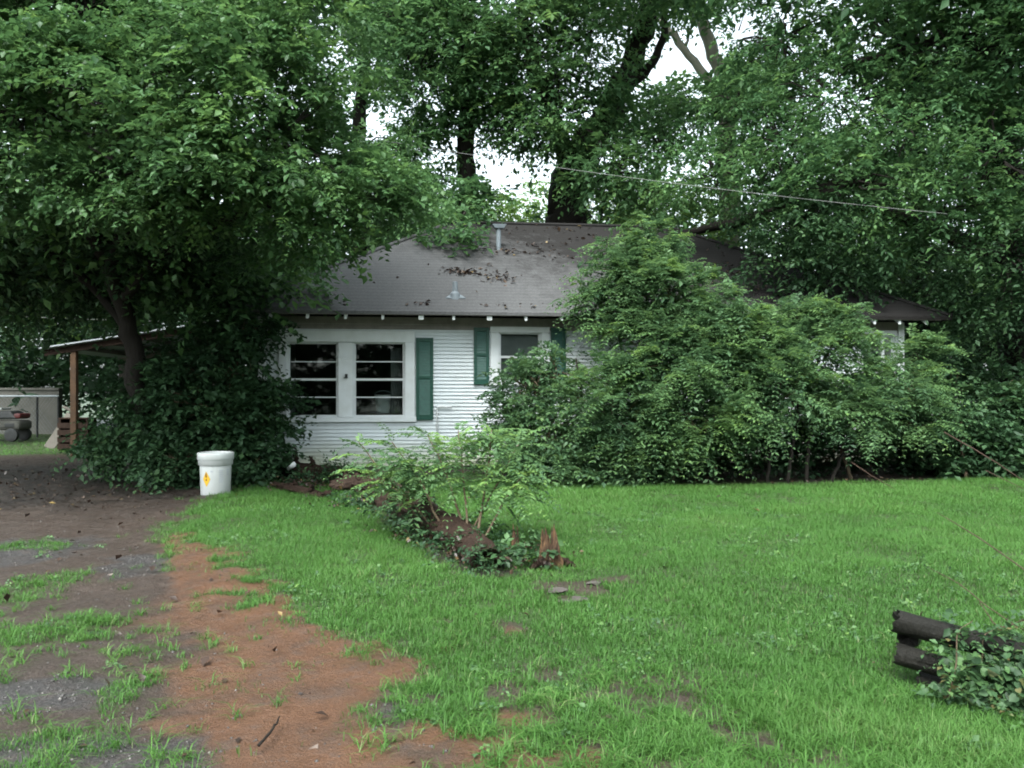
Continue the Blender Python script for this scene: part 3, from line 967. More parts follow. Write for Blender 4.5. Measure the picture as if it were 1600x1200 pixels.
# ------------------------------------------------------------------ pinnate bushes in front of the house
def fronds(fo, tw, o, d, length, n=14, leaf=.06, wid=.42, droop=.45, tint=(.1, .9), toff=None):
    fo.sprigs(o, d, length, n, leaf, wid, droop, .95, .12, True, tint, .22, True, toff)
def pinnate(name, label, lobes, seed, dens, base_pts, leaf=.06, flen=.42, tint=(.1, .9), mat='leaf_bush', n=14, per=10, cs=.36, cut=.42, cat='bush', droop=.4):
    e = thing(name, label, cat)
    fo, tw = Foliage(seed), MB()
    r = fo.r
    for lb in lobes:
        c, rad = np.array(lb[:3]), np.array(lb[3:6])
        rm = rad.mean()
        N = max(8, int(dens * 12.57 * rm * rm))
        dv = norm(r.normal(0, 1, (N, 3)) + np.array([0, -.25, .15]))
        cen = c + dv * rad * (r.uniform(.45, 1, (N, 1)) ** .6)
        cen += (np.stack([noise(cen, 1.3, seed + q) for q in (1, 2, 3)], 1) - .5) * rm * .7
        k = (noise(cen, 2.4, seed + 5) > cut) & (cen[:, 2] > .15)
        cen, dv = cen[k], dv[k]
        for q in cen[::2]:
            tw.tube([c + (q - c) * .2 - np.array([0, 0, .1]), (c + q) / 2 + r.normal(0, .05, 3), q], [.014, .010, .005], 3, False)
        o = np.repeat(cen, per, 0) + r.normal(0, cs * .36, (len(cen) * per, 3)) * np.array([1, 1, .6])
        d = norm(np.repeat(dv, per, 0) * np.array([.9, .9, .5]) + r.normal(0, .5, (len(o), 3)) * np.array([1, 1, .7]) + np.array([0, 0, .25]))
        fronds(fo, tw, o, d, flen * r.uniform(.6, 1.25, len(o)), n, leaf, .5, droop, tint, np.repeat(r.uniform(0, 1, len(cen)), per))
    for lb in [q for q in lobes if q[2] > 1.2]:
        c, rad = np.array(lb[:3]), np.array(lb[3:6])
        for _ in range(5):
            dv = norm(np.array([r.normal(0, 1), -.5 + r.normal(0, .5), .9]))
            a_ = c + dv * rad * .7
            L_ = r.uniform(.35, .75)
            tq = np.linspace(0, 1, 9)[:, None]
            ax = a_ + dv * L_ * tq - np.array([0, 0, .45 * L_]) * tq ** 2
            tw.tube(ax, np.linspace(.008, .002, 9), 3, False)
            oo = np.repeat(ax[1:], 3, 0)
            dd = norm(np.tile(dv, (len(oo), 1)) * .6 + r.normal(0, .7, (len(oo), 3)) * [1, 1, .5])
            fronds(fo, None, oo, dd, r.uniform(.15, .3, len(oo)), 12, leaf * .85, .5, droop, (.4, 1))
    fill = [(*lb[:2], lb[2] - .05, lb[3] * .8, lb[4] * .8, lb[5] * .85) for lb in lobes]
    fill = [(*q[:3], q[3] * .85, q[4] * .85, q[5] * .85) for q in fill]
    crown(fo, None, fill, 9.0, .4, 10, 7, .095, .55, (0, .15), .4, False, .1, 1.4, seed, .2)  # inner leaves tinted dark to stand for shade inside the bush
    finish(fo, tw, mat, e, 'bark_twig', 'foliage')
    for a, b in base_pts:
        a, b = np.array(a), np.array(b)
        limb(e, M['bark'], [a, a * .55 + b * .45 + rng.normal(0, .12, 3), b], [.032, .025, .012], 'stem', 7)
    return e
Lc = [lobeP(975, 425, 13.4, .5, .5, .42), lobeP(1010, 390, 13.5, .38, .35, .35), lobeP(968, 475, 13.3, .42, .5, .4), lobeP(1050, 470, 13.1, .62, .6, .5), lobeP(1012, 540, 12.9, .62, .6, .55), lobeP(1060, 580, 12.6, .8, .6, .7), lobeP(960, 650, 12.6, .75, .6, .65), lobeP(1090, 660, 12.5, .7, .6, .5), lobeP(1120, 500, 13.1, .45, .4, .35), lobeP(940, 630, 12.9, .42, .4, .45), lobeP(905, 735, 12.6, .4, .4, .25), lobeP(960, 725, 12.6, .5, .35, .3)]
pinnate('tall_bush', 'tallest feathery green bush, reaching over the eave of the house', Lc, 41, 12, [(G(980, 757), P(960, 500, 13.2)), (G(1010, 757), P(1060, 520, 13.0)), (G(1000, 755), P(1010, 420, 13.4)), (G(960, 757), P(900, 560, 13.0))], .098, .52, n=14, per=12)
Lr = [lobeP(1180, 540, 13.2, .6, .5, .45), lobeP(1280, 560, 13.4, .7, .6, .55), lobeP(1210, 620, 12.8, .7, .6, .5), lobeP(1330, 640, 13.2, .7, .5, .45), lobeP(1400, 600, 13.8, .5, .5, .4), lobeP(1150, 590, 12.9, .5, .5, .45), lobeP(1420, 660, 13.6, .5, .5, .35), lobeP(1300, 510, 13.7, .4, .4, .3), lobeP(1250, 505, 13.6, .35, .35, .25), lobeP(1440, 560, 14.2, .3, .3, .3)]
pinnate('wide_bush', 'wide feathery green bush spreading along the right half of the house', Lr, 43, 11.5, [(G(1200, 757), P(1190, 580, 13.1)), (G(1260, 755), P(1310, 570, 13.4)), (G(1230, 756), P(1250, 620, 13.0)), (G(1300, 754), P(1400, 620, 13.6))], .094, .50, n=14, per=12)
Ll = [lobeP(830, 610, 13.2, .42, .4, .42), lobeP(870, 580, 13.4, .35, .35, .35), lobeP(825, 690, 12.8, .5, .4, .4), lobeP(880, 680, 12.8, .45, .4, .5), lobeP(840, 740, 12.6, .35, .3, .2), lobeP(800, 650, 13.2, .22, .22, .25)]
shrub('round_bush', 'smaller round-leaved bush beneath the blind window, left of the tall bush', Ll, 'leaf_bush', 47, 16, .33, 13, 8, .075, .62, [(G(850, 756), P(830, 620, 13.2)), (G(860, 757), P(870, 640, 13.0))], cut=.2, nscale=1.6, tint=(.0, .7), cat='bush')
Lh = [lobeP(930 + 62 * k, 715 + 12 * math.sin(k * 2.1), 13.5 + .07 * k, .5, .25, .5) for k in range(10)]
Lh += [lobeP(1180 + 60 * k, 640, 14.0 + .07 * k, .45, .22, .45) for k in range(5)]
shrub('understory_shrub', 'low growth added black-green for the shadowed hollow beneath the two feathery bushes', Lh, 'leaf_dark_shade', 59, 11, .38, 10, 7, .10, .6, [(G(1050, 752), P(1060, 680, 13.7)), (G(1330, 748), P(1320, 690, 14.0))], cut=.15, nscale=1.4, tint=(0, .35))  # filler growth, its colour darkened to stand for the hollow's shade
Lu = [lobeP(1500, 690, 14.0, .7, .5, .5), lobeP(1560, 640, 14.5, .7, .5, .6), lobeP(1460, 730, 13.8, .6, .4, .3), lobeP(1580, 720, 13.8, .6, .5, .4), lobeP(1660, 680, 14, .9, .6, .9), lobeP(1520, 740, 13.7, .5, .3, .2), lobeP(1490, 610, 15.5, .5, .4, .5)]
shrub('undergrowth_shrub', 'dark broad-leaved shrub at the right edge beside the wide bush', Lu, 'leaf_dark_shade', 53, 10, .42, 11, 8, .11, .62, [(G(1510, 748), P(1500, 650, 14)), (G(1580, 746), P(1570, 640, 14.4))], cut=.28, nscale=1.2, tint=(.2, 1))

# ------------------------------------------------------------------ trees behind the house
T = tree('oak_tree', 'thick dark trunked tree rising behind the roof ridge, leaning right', None)
b = P(885, 352, 22.0)
limb(T, M['bark'], [(b[0], 22.0, -.2), P(884, 420, 22), P(884, 340, 22), P(893, 280, 22), P(925, 215, 21.8), P(965, 150, 21.6), P(995, 80, 21.5), P(1020, 10, 21.4), P(1035, -80, 21.4)], [.68, .6, .56, .52, .42, .34, .28, .26, .18], 'trunk', 14)
limb(T, M['bark'], [P(970, 145, 21.6), P(1015, 110, 21.5), P(1038, 50, 21.3), P(1042, -20, 21.2)], [.14, .12, .10, .07])
limb(T, M['bark'], [P(893, 285, 22), P(870, 200, 21.6), P(830, 90, 21.2), P(800, -60, 21)], [.3, .25, .2, .1])
limb(T, M['bark'], [P(905, 290, 21.8), P(945, 275, 20.8), P(960, 268, 20)], [.08, .06, .03])
limb(T, M['bark'], [P(930, 290, 21.6), P(945, 315, 21.4), P(938, 345, 21.3)], [.05, .045, .03])
fo, tw = Foliage(61), MB()
LL = [lobeP(870, 90, 20.5, 1.9), lobeP(800, 60, 20.5, 1.7), lobeP(940, 210, 19.5, 1.25, None, 1.0), lobeP(880, 180, 20.5, 1.4), lobeP(960, 270, 19, .9, None, .6), lobeP(905, 215, 19.6, .9, None, .5), lobeP(1030, 230, 19.6, 1.0, None, .8), lobeP(720, 80, 20.5, 1.4), lobeP(820, 180, 20.5, 1.0), lobeP(930, 20, 21, 1.5), lobeP(830, -60, 21, 2.2), lobeP(980, -90, 21, 2.2), lobeP(700, -70, 21, 2.0), lobeP(835, 225, 20, .5), lobeP(1040, 310, 19.5, .8, None, .5), lobeP(1060, -170, 17.0, 2.0)]
crown(fo, tw, LL, 2.5, .80, 10, 8, .16, .5, (.15, 1), .5, True, .38, .6, 5, twr=.014)
finish(fo, tw, 'leaf_far', T)
T = tree('ivy_clad_tree', 'slim straight tree wrapped in leaves behind the left end of the ridge', None)
b = P(733, 350, 21.0)
limb(T, M['bark'], [(b[0], 21.0, -.2), P(733, 350, 21), P(731, 260, 21), P(728, 150, 21), P(722, 20, 21), P(715, -100, 21)], [.30, .26, .24, .21, .17, .1], 'trunk', 12)
limb(T, M['bark'], [P(733, 320, 21), P(726, 335, 19), P(712, 366, 17)], [.07, .05, .03])
fo, tw = Foliage(67), MB()
LL = [lobeP(720, 340, 20.3, .45, None, .4), lobeP(695, 300, 20.5, .5, None, .5), lobeP(735, 300, 20.5, .32), lobeP(705, 374, 16.9, .36, .3, .17, 4.0), lobeP(725, 330, 18.5, .4, .4, .4, 2.0), lobeP(668, 340, 19.5, .4, None, .35), lobeP(690, 200, 20.5, .9), lobeP(730, 200, 20.5, .5), lobeP(650, 120, 20.5, 1.2), lobeP(640, 230, 20.5, .8), lobeP(760, 315, 21, .35), lobeP(775, 190, 21, .5), lobeP(650, 20, 20.5, 1.4), lobeP(760, 120, 20.8, .8), lobeP(640, 300, 20.8, .7)]
crown(fo, tw, LL, 3.4, .62, 10, 8, .15, .55, (.1, .9), .4, True, .22, .7, 6, twr=.012)
finish(fo, tw, 'leaf_far', T)
T = tree('pale_limbed_tree', 'tall tree with pale bare forked limbs against the sky right of centre', None)
b = P(1140, 350, 27)
limb(T, M['bark_pale'], [(b[0], 27, -.2), P(1140, 300, 27), P(1135, 200, 27), P(1130, 135, 27)], [.42, .38, .33, .28], 'trunk', 12)
limb(T, M['bark_pale'], [P(1131, 140, 27), P(1118, 90, 26.8), P(1095, 30, 26.6), P(1072, -20, 26.5), P(1060, -100, 26.4)], [.24, .22, .19, .16, .1])
limb(T, M['bark_pale'], [P(1126, 150, 27), P(1090, 105, 26.8), P(1052, 55, 26.6), P(1030, 30, 26.5)], [.16, .14, .12, .06])
limb(T, M['bark_pale'], [P(1070, 75, 26.8), P(1080, 40, 26.7), P(1090, 10, 26.5)], [.05, .04, .02])
fo, tw = Foliage(71), MB()
LL = [lobeP(1150, 60, 25.5, 1.3), lobeP(1190, 120, 25, 1.5), lobeP(1100, 190, 25, 1.3), lobeP(1060, 150, 25.5, 1.0), lobeP(1210, 10, 26, 1.4), lobeP(1120, -90, 26, 2.0), lobeP(1040, -20, 26, 1.0), lobeP(1150, 200, 25, 1.4), lobeP(1000, 180, 25.5, 1.2)]
crown(fo, tw, LL, 1.9, .9, 9, 8, .19, .55, (.2, 1), .4, True, .36, .5, 8, twr=.015)
finish(fo, tw, 'leaf_far', T)
T = tree('spreading_tree', 'large dark spreading tree filling the upper right over the house end', None)
b = P(1590, 600, 17.5)
limb(T, M['bark'], [(b[0], 17.5, -.2), P(1592, 500, 17.5), P(1585, 350, 17.5), P(1570, 200, 17.3), P(1560, 40, 17.2), P(1555, -150, 17)], [.4, .34, .3, .26, .22, .15], 'trunk', 12)
limb(T, M['bark'], [P(1575, 230, 17.4), P(1540, 60, 16.5), P(1480, 55, 15.8), P(1410, 82, 15.4), P(1340, 95, 15)], [.16, .13, .10, .085, .04])
limb(T, M['bark'], [P(1580, 300, 17.4), P(1500, 115, 16.4), P(1420, 130, 16), P(1350, 155, 15.6)], [.15, .11, .09, .04])
limb(T, M['bark'], [P(1588, 420, 17.5), P(1450, 350, 18), P(1300, 310, 18), P(1180, 338, 18.3), P(1105, 358, 18.5), P(1050, 372, 18.7)], [.2, .17, .15, .14, .11, .06])
limb(T, M['bark'], [P(1585, 350, 17.5), P(1450, 270, 16.5), P(1300, 290, 15.5), P(1200, 330, 15)], [.14, .11, .08, .03])
fo, tw = Foliage(73), MB()
LL = [lobeP(1220, 230, 15.5, 1.2, None, .9), lobeP(1120, 270, 16, .9, None, .7), lobeP(1300, 150, 15.5, 1.3, None, 1.0), lobeP(1330, 290, 15, 1.1, None, .8), lobeP(1250, 350, 15.2, .85, None, .6), lobeP(1220, 420, 15.2, .55, None, .4), lobeP(1310, 420, 15.5, .6, None, .4), lobeP(1420, 200, 15, 1.1, None, .8), lobeP(1450, 340, 14.8, 1.0, None, .8), lobeP(1550, 250, 14.5, 1.2), lobeP(1570, 400, 14.5, 1.0), lobeP(1390, 60, 15.5, 1.2, None, .7), lobeP(1500, 80, 15, 1.2, None, .8), lobeP(1220, 60, 16, 1.1, None, .8), lobeP(1600, 60, 15, 1.3), lobeP(1390, 420, 16, .6, None, .5), lobeP(1500, 470, 16, .8, None, .6), lobeP(1560, 540, 16.5, .7, None, .5), lobeP(1160, 150, 16.5, .8), lobeP(1700, 250, 14.5, 1.6), lobeP(1680, 450, 15, 1.4)]
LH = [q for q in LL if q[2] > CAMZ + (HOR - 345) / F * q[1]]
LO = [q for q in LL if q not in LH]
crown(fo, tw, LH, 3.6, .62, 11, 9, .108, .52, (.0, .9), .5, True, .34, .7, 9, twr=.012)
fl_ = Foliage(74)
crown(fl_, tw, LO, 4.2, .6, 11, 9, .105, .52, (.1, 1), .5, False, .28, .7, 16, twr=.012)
finish(fl_, None, 'leaf_dark_shade', T, cname='lower_crown')  # low boughs get the darkened leaf: shade painted into their colour
LL = [lobeP(1350, -100, 15.5, 2.0), lobeP(1550, -130, 15, 2.2), lobeP(1500, -380, 15.5, 2.2), lobeP(1250, -330, 15.5, 2.0), lobeP(1750, 50, 14, 2.0), lobeP(1700, -200, 14, 2.2)]
crown(fo, tw, LL, 1.6, .9, 9, 7, .2, .55, (.05, .85), .5, True, .30, .6, 10, twr=.014)
finish(fo, tw, 'leaf_far', T)
T = tree('edge_tree', 'leafy tree behind the carport at the far left', None)
b = P(200, 600, 24)
limb(T, M['bark'], [(b[0], 24, -.2), P(200, 500, 24), P(190, 400, 24), P(170, 250, 24), P(150, 50, 24)], [.3, .27, .24, .2, .12], 'trunk', 10)
fo, tw = Foliage(79), MB()
LL = [lobeP(40, 420, 23, 1.6), lobeP(160, 430, 23, 1.2, None, .8), lobeP(-60, 300, 23, 2.2), lobeP(100, 300, 23, 2.0), lobeP(250, 380, 23.5, 1.2), lobeP(60, 520, 23.5, .8), lobeP(150, 150, 24, 2.5), lobeP(340, 430, 23.5, 1.2), lobeP(-100, 480, 22, 1.6), lobeP(200, 500, 24, .9)]
crown(fo, tw, LL, 1.6, .85, 10, 8, .17, .55, (.1, .9), .4, False, .34, .6, 12, twr=.014)
finish(fo, tw, 'leaf_dark_shade', T)
T = tree('middle_tree', 'leafy tree between the big left tree and the roof ridge, far behind', None)
b = P(560, 400, 25)
limb(T, M['bark'], [(b[0], 25, -.2), P(560, 350, 25), P(556, 250, 25), P(570, 100, 25), P(575, -60, 25)], [.3, .26, .23, .19, .1], 'trunk', 10)
fo, tw = Foliage(83), MB()
LL = [lobeP(560, 300, 24, 1.6), lobeP(620, 350, 24, 1.0), lobeP(500, 330, 24.5, 1.6), lobeP(540, 60, 24, 1.6), lobeP(600, 60, 24, 1.4), lobeP(610, -30, 24, 2.0), lobeP(520, 220, 24, 1.2), lobeP(420, 380, 24, 1.4), lobeP(650, 280, 24.5, 1.0), lobeP(440, 0, 24, 1.8)]
crown(fo, tw, LL, 1.7, .85, 10, 8, .18, .55, (.15, .95), .4, True, .30, .6, 13, twr=.014)
finish(fo, tw, 'leaf_far', T)

T = tree('back_tree', 'green tree behind the house end, showing between the dark boughs at right', None)
b = P(1440, 500, 24)
limb(T, M['bark'], [(b[0], 24, -.2), P(1440, 450, 24), P(1435, 300, 24), P(1430, 120, 24), P(1425, 0, 24)], [.28, .25, .22, .18, .1], 'trunk', 10)
fo, tw = Foliage(89), MB()
LL = [lobeP(1400, 350, 23, 1.6), lobeP(1500, 300, 23, 1.6), lobeP(1420, 180, 23, 1.9), lobeP(1520, 160, 23, 1.7), lobeP(1560, 400, 23, 1.5), lobeP(1320, 400, 23, 1.2), lobeP(1300, 280, 23.5, 1.4), lobeP(1420, 60, 23.5, 1.6), lobeP(1330, 180, 24, 1.3), lobeP(1600, 230, 23, 1.8), lobeP(1480, 440, 23, 1.2), lobeP(1560, 520, 22, 1.2), lobeP(1220, 330, 24, 1.0)]
crown(fo, tw, LL, 1.9, .85, 10, 8, .18, .55, (.1, 1), .4, True, .30, .6, 15, twr=.014)
finish(fo, tw, 'leaf_far', T)

# woods behind everything: a mass of foliage nobody could count
fo = Foliage(97)
r = fo.r
N = 2800
xs = r.uniform(-36, 36, N)
ys = r.uniform(27, 40, N)
zs = r.uniform(.2, 1, N) ** 1.0 * (5.5 + 3.5 * noise(np.stack([xs, ys], 1), .15, 4))
cen = np.stack([xs, ys, zs], 1)
cen = cen[~in_gap(cen, 1.5)]
per = 9
o = np.repeat(cen, per, 0) + r.normal(0, .6, (len(cen) * per, 3))
d = norm(r.normal(0, 1, (len(o), 3)) * [1, 1, .5] + [0, -.4, .1])
fo.sprigs(o, d, .9, 6, .34, .6, .4, .9, .4, False, (.0, .7))
w_ = fo.build('woods', M['leaf_dark_shade'])
LEAVES += fo.count
tag(w_, 'dark leafy woods closing off the yard behind the house', 'woods', kind='stuff')
fo = Foliage(98)                    # brush in the open glade behind the ridge, coloured lighter as if sunlit
LL = [lobeP(620, 350, 30, 1.2, None, .8), lobeP(770, 330, 30, 1.5, None, .8), lobeP(960, 330, 29, 1.5, None, 1.0), lobeP(830, 325, 31, 1.2, None, .7), lobeP(1040, 330, 29, 1.2), lobeP(1100, 370, 26, 1.0), lobeP(1000, 345, 28, 1.2), lobeP(110, 470, 26, 1.0, None, .6)]
crown(fo, None, LL, 2.2, .8, 9, 7, .19, .6, (.0, 1.0), .4, True, .25, .6, 14)
w_ = fo.build('glade_brush', M['leaf_sunlit'])
tag(w_, 'brush coloured sunlit yellow-green in the open glade behind the roof ridge', 'brush', kind='stuff')
LEAVES += fo.count

fo = Foliage(99)                    # trees across the road behind the viewer; the window panes mirror them
r = fo.r
cen = np.stack([r.uniform(-30, 30, 1300), r.uniform(-34, -26, 1300), r.uniform(.3, 11, 1300)], 1)
o = np.repeat(cen, 6, 0) + r.normal(0, .8, (7800, 3))
fo.sprigs(o, norm(r.normal(0, 1, (len(o), 3)) * [1, 1, .5] + [0, .3, .1]), 1.2, 4, .75, .7, .4, .9, .4, False, (0, .5))
tag(fo.build('roadside_trees', M['leaf_dark_shade']), 'trees across the road, mirrored in the window panes', 'trees', kind='stuff')

# ------------------------------------------------------------------ carport and the back yard at the left
CY = 18.0
cL, cR = P(60, 546, CY), P(345, 502, CY)
cp = thing('carport', 'lean-to carport with a pale roof edge and a bare wooden post', 'carport')
dx = cR - cL
ext = cL + dx * 1.25
dep = np.array([-.5, 4.6, 0.0])
def slab(a, b, dep, th, dz=0.0):
    z = np.array([0, 0, 1.0])
    vs = [a + z * dz, b + z * dz, b + dep + z * dz, a + dep + z * dz]
    vs = vs + [q + z * th for q in vs]
    return MB().add(vs, [(0, 3, 2, 1), (4, 5, 6, 7), (0, 1, 5, 4), (1, 2, 6, 5), (2, 3, 7, 6), (3, 0, 4, 7)])
slab(cL, ext, dep, .035).build('roof_sheet', M['galv'], cp)
slab(cL + [0, -.03, 0], ext + [0, -.03, 0], np.array([0, .028, 0]), .028, .008).build('roof_edge', M['flash'], cp)
slab(cL + [.1, .06, 0], ext + [0, .06, 0], np.array([0, .05, 0]), .14, -.145).build('front_beam', M['rotten'], cp)
slab(cL + [-.2, 4.2, 0], ext + [-.5, 4.2, 0], np.array([0, .05, 0]), .14, -.145).build('rear_beam', M['greywood'], cp)
for k in range(1, 7):
    q = cL + (ext - cL) * k / 7
    slab(q + [0, .15, 0], q + [.05, .15, 0], np.array([-.45, 4.0, 0]), .1, -.105).build('rafter', M['greywood'], cp)
def post(x, Y, m):
    q = P(x, 600, Y)
    tt = (q[0] - cL[0]) / dx[0]
    zt = cL[2] + dx[2] * tt - .146
    MB().box((q[0] - .065, Y - .0, -.1), (q[0] + .065, Y + .11, zt)).build('post', m, cp, bevel=.006)
post(114, 18.08, M['postwood']); post(330, 18.08, M['greywood']); post(215, 22.05, M['greywood']); post(370, 22.05, M['greywood'])

wl2 = thing('block_wall', 'grey block wall across the back yard at the far left', 'wall')
a, b = P(-120, 606, 27.5), P(92, 609, 27.5)
MB().box((a[0], 27.5, -.1), (b[0], 27.7, 1.50)).build('wall_body', M['block'], wl2)
MB().box((a[0] - .02, 27.46, 1.501), (b[0] + .02, 27.74, 1.58)).build('wall_coping', M['block'], wl2, bevel=.01)
fe = thing('wire_fence', 'low wire fence with a pale top rail before the block wall', 'fence')
a, b = P(-100, 619, 25.5), P(92, 619, 25.5)
MB().tube([a, b], .03, 8).build('top_rail', M['flash'], fe)
for x in (-60, 57, 90):
    q = P(x, 619, 25.5)
    MB().tube([(q[0], 25.54, -.1), (q[0], 25.54, q[2] + .05)], .035, 8).build('post', M['black'], fe)
mb = MB()
for s in np.arange(a[0], b[0] - .9, .11):
    mb.tube([(s, 25.5, .1), (s + .9, 25.5, a[2] - .03)], .003, 3, False)
    mb.tube([(s + .9, 25.51, .1), (s, 25.51, a[2] - .03)], .003, 3, False)
tag(mb.build('wire_mesh', M['galv'], fe), kind='stuff')

# low white machine cut off by the left edge: dark hood, white body with wheels
mc = thing('riding_mower', 'low pale machine with a dark red-tipped hood at the left edge', 'mower', (P(8, 680, 23.5)[0], 23.5, 0))
def rbox(a, b, name, m, par, bev):
    return MB().box(a, b).build(name, m, par, bevel=bev)
o = MB().add([(-.9, -.3, .62), (.52, -.3, .66), (.58, .3, .66), (-.9, .3, .62), (-.9, -.26, .86), (.30, -.26, .90), (.34, .26, .90), (-.9, .26, .86)],
             [(0, 3, 2, 1), (4, 5, 6, 7), (0, 1, 5, 4), (1, 2, 6, 5), (2, 3, 7, 6), (3, 0, 4, 7)]).build('hood', M['black'], mc, bevel=.06)
rbox((.40, -.27, .68), (.60, .27, .82), 'hood_tip', M['redpaint'], mc, .04)
rbox((-.9, -.34, .34), (.62, .34, .615), 'body', M['block'], mc, .09)
rbox((.20, -.352, .42), (.48, -.30, .54), 'grille', M['black'], mc, .02)
for x in (-.6, .38):
    for s in (-1, 1):
        wdo = MB().lathe([(0, -.07), (.12, -.07), (.19, -.06), (.2, 0), (.19, .06), (.12, .07), (0, .07)], 18).build('wheel', M['black'], mc)
        wdo.rotation_euler = (R(90), 0, 0)
        wdo.location = (x, s * .30, .2)
rbox((-.1, -.24, .92), (.05, .24, .98), 'handle_bar', M['plastic'], mc, .02)

a = P(76, 690, 20.5)
pk = thing('leaning_board', 'wide weathered board leaning near the carport post', 'board', (a[0], 20.5, 0))
o = MB().box((-.13, -.02, 0), (.13, .02, 1.0)).build('plank', M['greywood'], pk, bevel=.006)
o.rotation_euler = (R(-12), R(29), 0)
a = P(112, 641, 19.6)
o = MB().box((-.20, -.05, -.025), (.20, .05, .025)).build('wood_offcut', M['greywood'], bevel=.006)
o.location = (a[0] - .02, 19.6, a[2])
o.rotation_euler = (0, R(24), 0)
tag(o, 'short pale wood offcut lying on the crate under the carport', 'offcut')
jn = thing('junk_crate', 'dark brown crate under the carport beside the wooden post', 'crate', (P(118, 690, 19.6)[0], 19.75, 0))
for zc in (.05, .22, .39, .56):
    MB().box((-.42, -.20, zc), (.32, -.17, zc + .13)).build('slat', M['rotten'], jn)
for x in (-.40, .27):
    MB().box((x, -.168, 0), (x + .05, .2, .80)).build('corner_post', M['rotten'], jn)
MB().box((-.42, .201, .02), (.32, .23, .80)).build('back_board', M['rotten'], jn)
MB().box((-.42, -.167, .785), (.32, .199, .81)).build('lid', M['rotten'], jn)
q = G(131, 697)
tb = thing('green_tub', 'small faded green tub on the grass below the carport post', 'tub', ((131 - 800) / F * 17.9, 17.9, 0))
MB().lathe([(0, 0), (.13, 0), (.16, .22), (.175, .22), (.175, .245), (.15, .245), (.12, .02), (0, .02)], 20).build('tub_body', M['tub'], tb)

# ------------------------------------------------------------------ white pail
q = G(337, 772)
zq = float(gz(q[0], q[1])[0])
pb = thing('white_pail', 'big white plastic pail with a yellow diamond label by the dark shrub', 'pail', (q[0], q[1], zq - .01), .353)
MB().lathe([(0, 0), (.190, 0), (.200, .012), (.212, .42), (.214, .47), (.205, .47), (.18, .03), (0, .03)], 40).build('pail_body', M['plastic'], pb, smooth=True)
MB().lathe([(.213, .425), (.232, .435), (.236, .50), (.240, .505), (.246, .51), (.248, .59), (.243, .605), (.228, .607), (.222, .60), (.208, .46)], 40).build('collar', M['plastic'], pb, smooth=True)
MB().lathe([(0, .52), (.206, .52), (.212, .55), (.214, .558), (.205, .558), (.2, .53), (0, .53)], 40).build('sunken_lid', M['plastic'], pb, smooth=True)
def on_pail(pts, m, name, off=.0025):
    """flat print wrapped on the pail: pts = (angle from the front, height)"""
    V = []
    for a, z in pts:
        rr = .190 + .022 * min(1, z / .42) + off + .006
        V.append((rr * math.sin(a), -rr * math.cos(a), z))
    return MB().add(V, [tuple(range(len(V)))]).build(name, m, pb)
ca = -.62
dia = [(ca - .28, .245), (ca, .355), (ca + .28, .245), (ca, .135)]
on_pail([(ca - .28, .245), (ca, .135), (ca, .355)], M['yellow'], 'diamond_label')
on_pail([(ca + .28, .245), (ca, .355), (ca, .135)], M['yellow'], 'diamond_label')
on_pail([(ca - .06, .27), (ca + .06, .27), (ca + .03, .31), (ca, .34), (ca - .05, .31)], M['flame'], 'flame_mark', .0045)
on_pail([(ca + .055 * math.cos(k * .785), .235 + .016 * math.sin(k * .785)) for k in range(8)], M['flame'], 'ring_mark', .0045)
for i in range(7):
    z = .36 - i * .027
    w_ = .22 + .1 * random.random()
    on_pail([(.20, z), (.20 + w_, z), (.20 + w_, z + .010), (.20, z + .010)], M['ink'], 'print_line')
for i in range(3):
    z = .36 - i * .03
    on_pail([(.72, z), (.92, z), (.92, z + .012), (.72, z + .012)], M['ink'], 'print_line')
on_pail([(-.32, .345), (-.18, .345), (-.18, .362), (-.32, .362)], M['ink'], 'print_line')

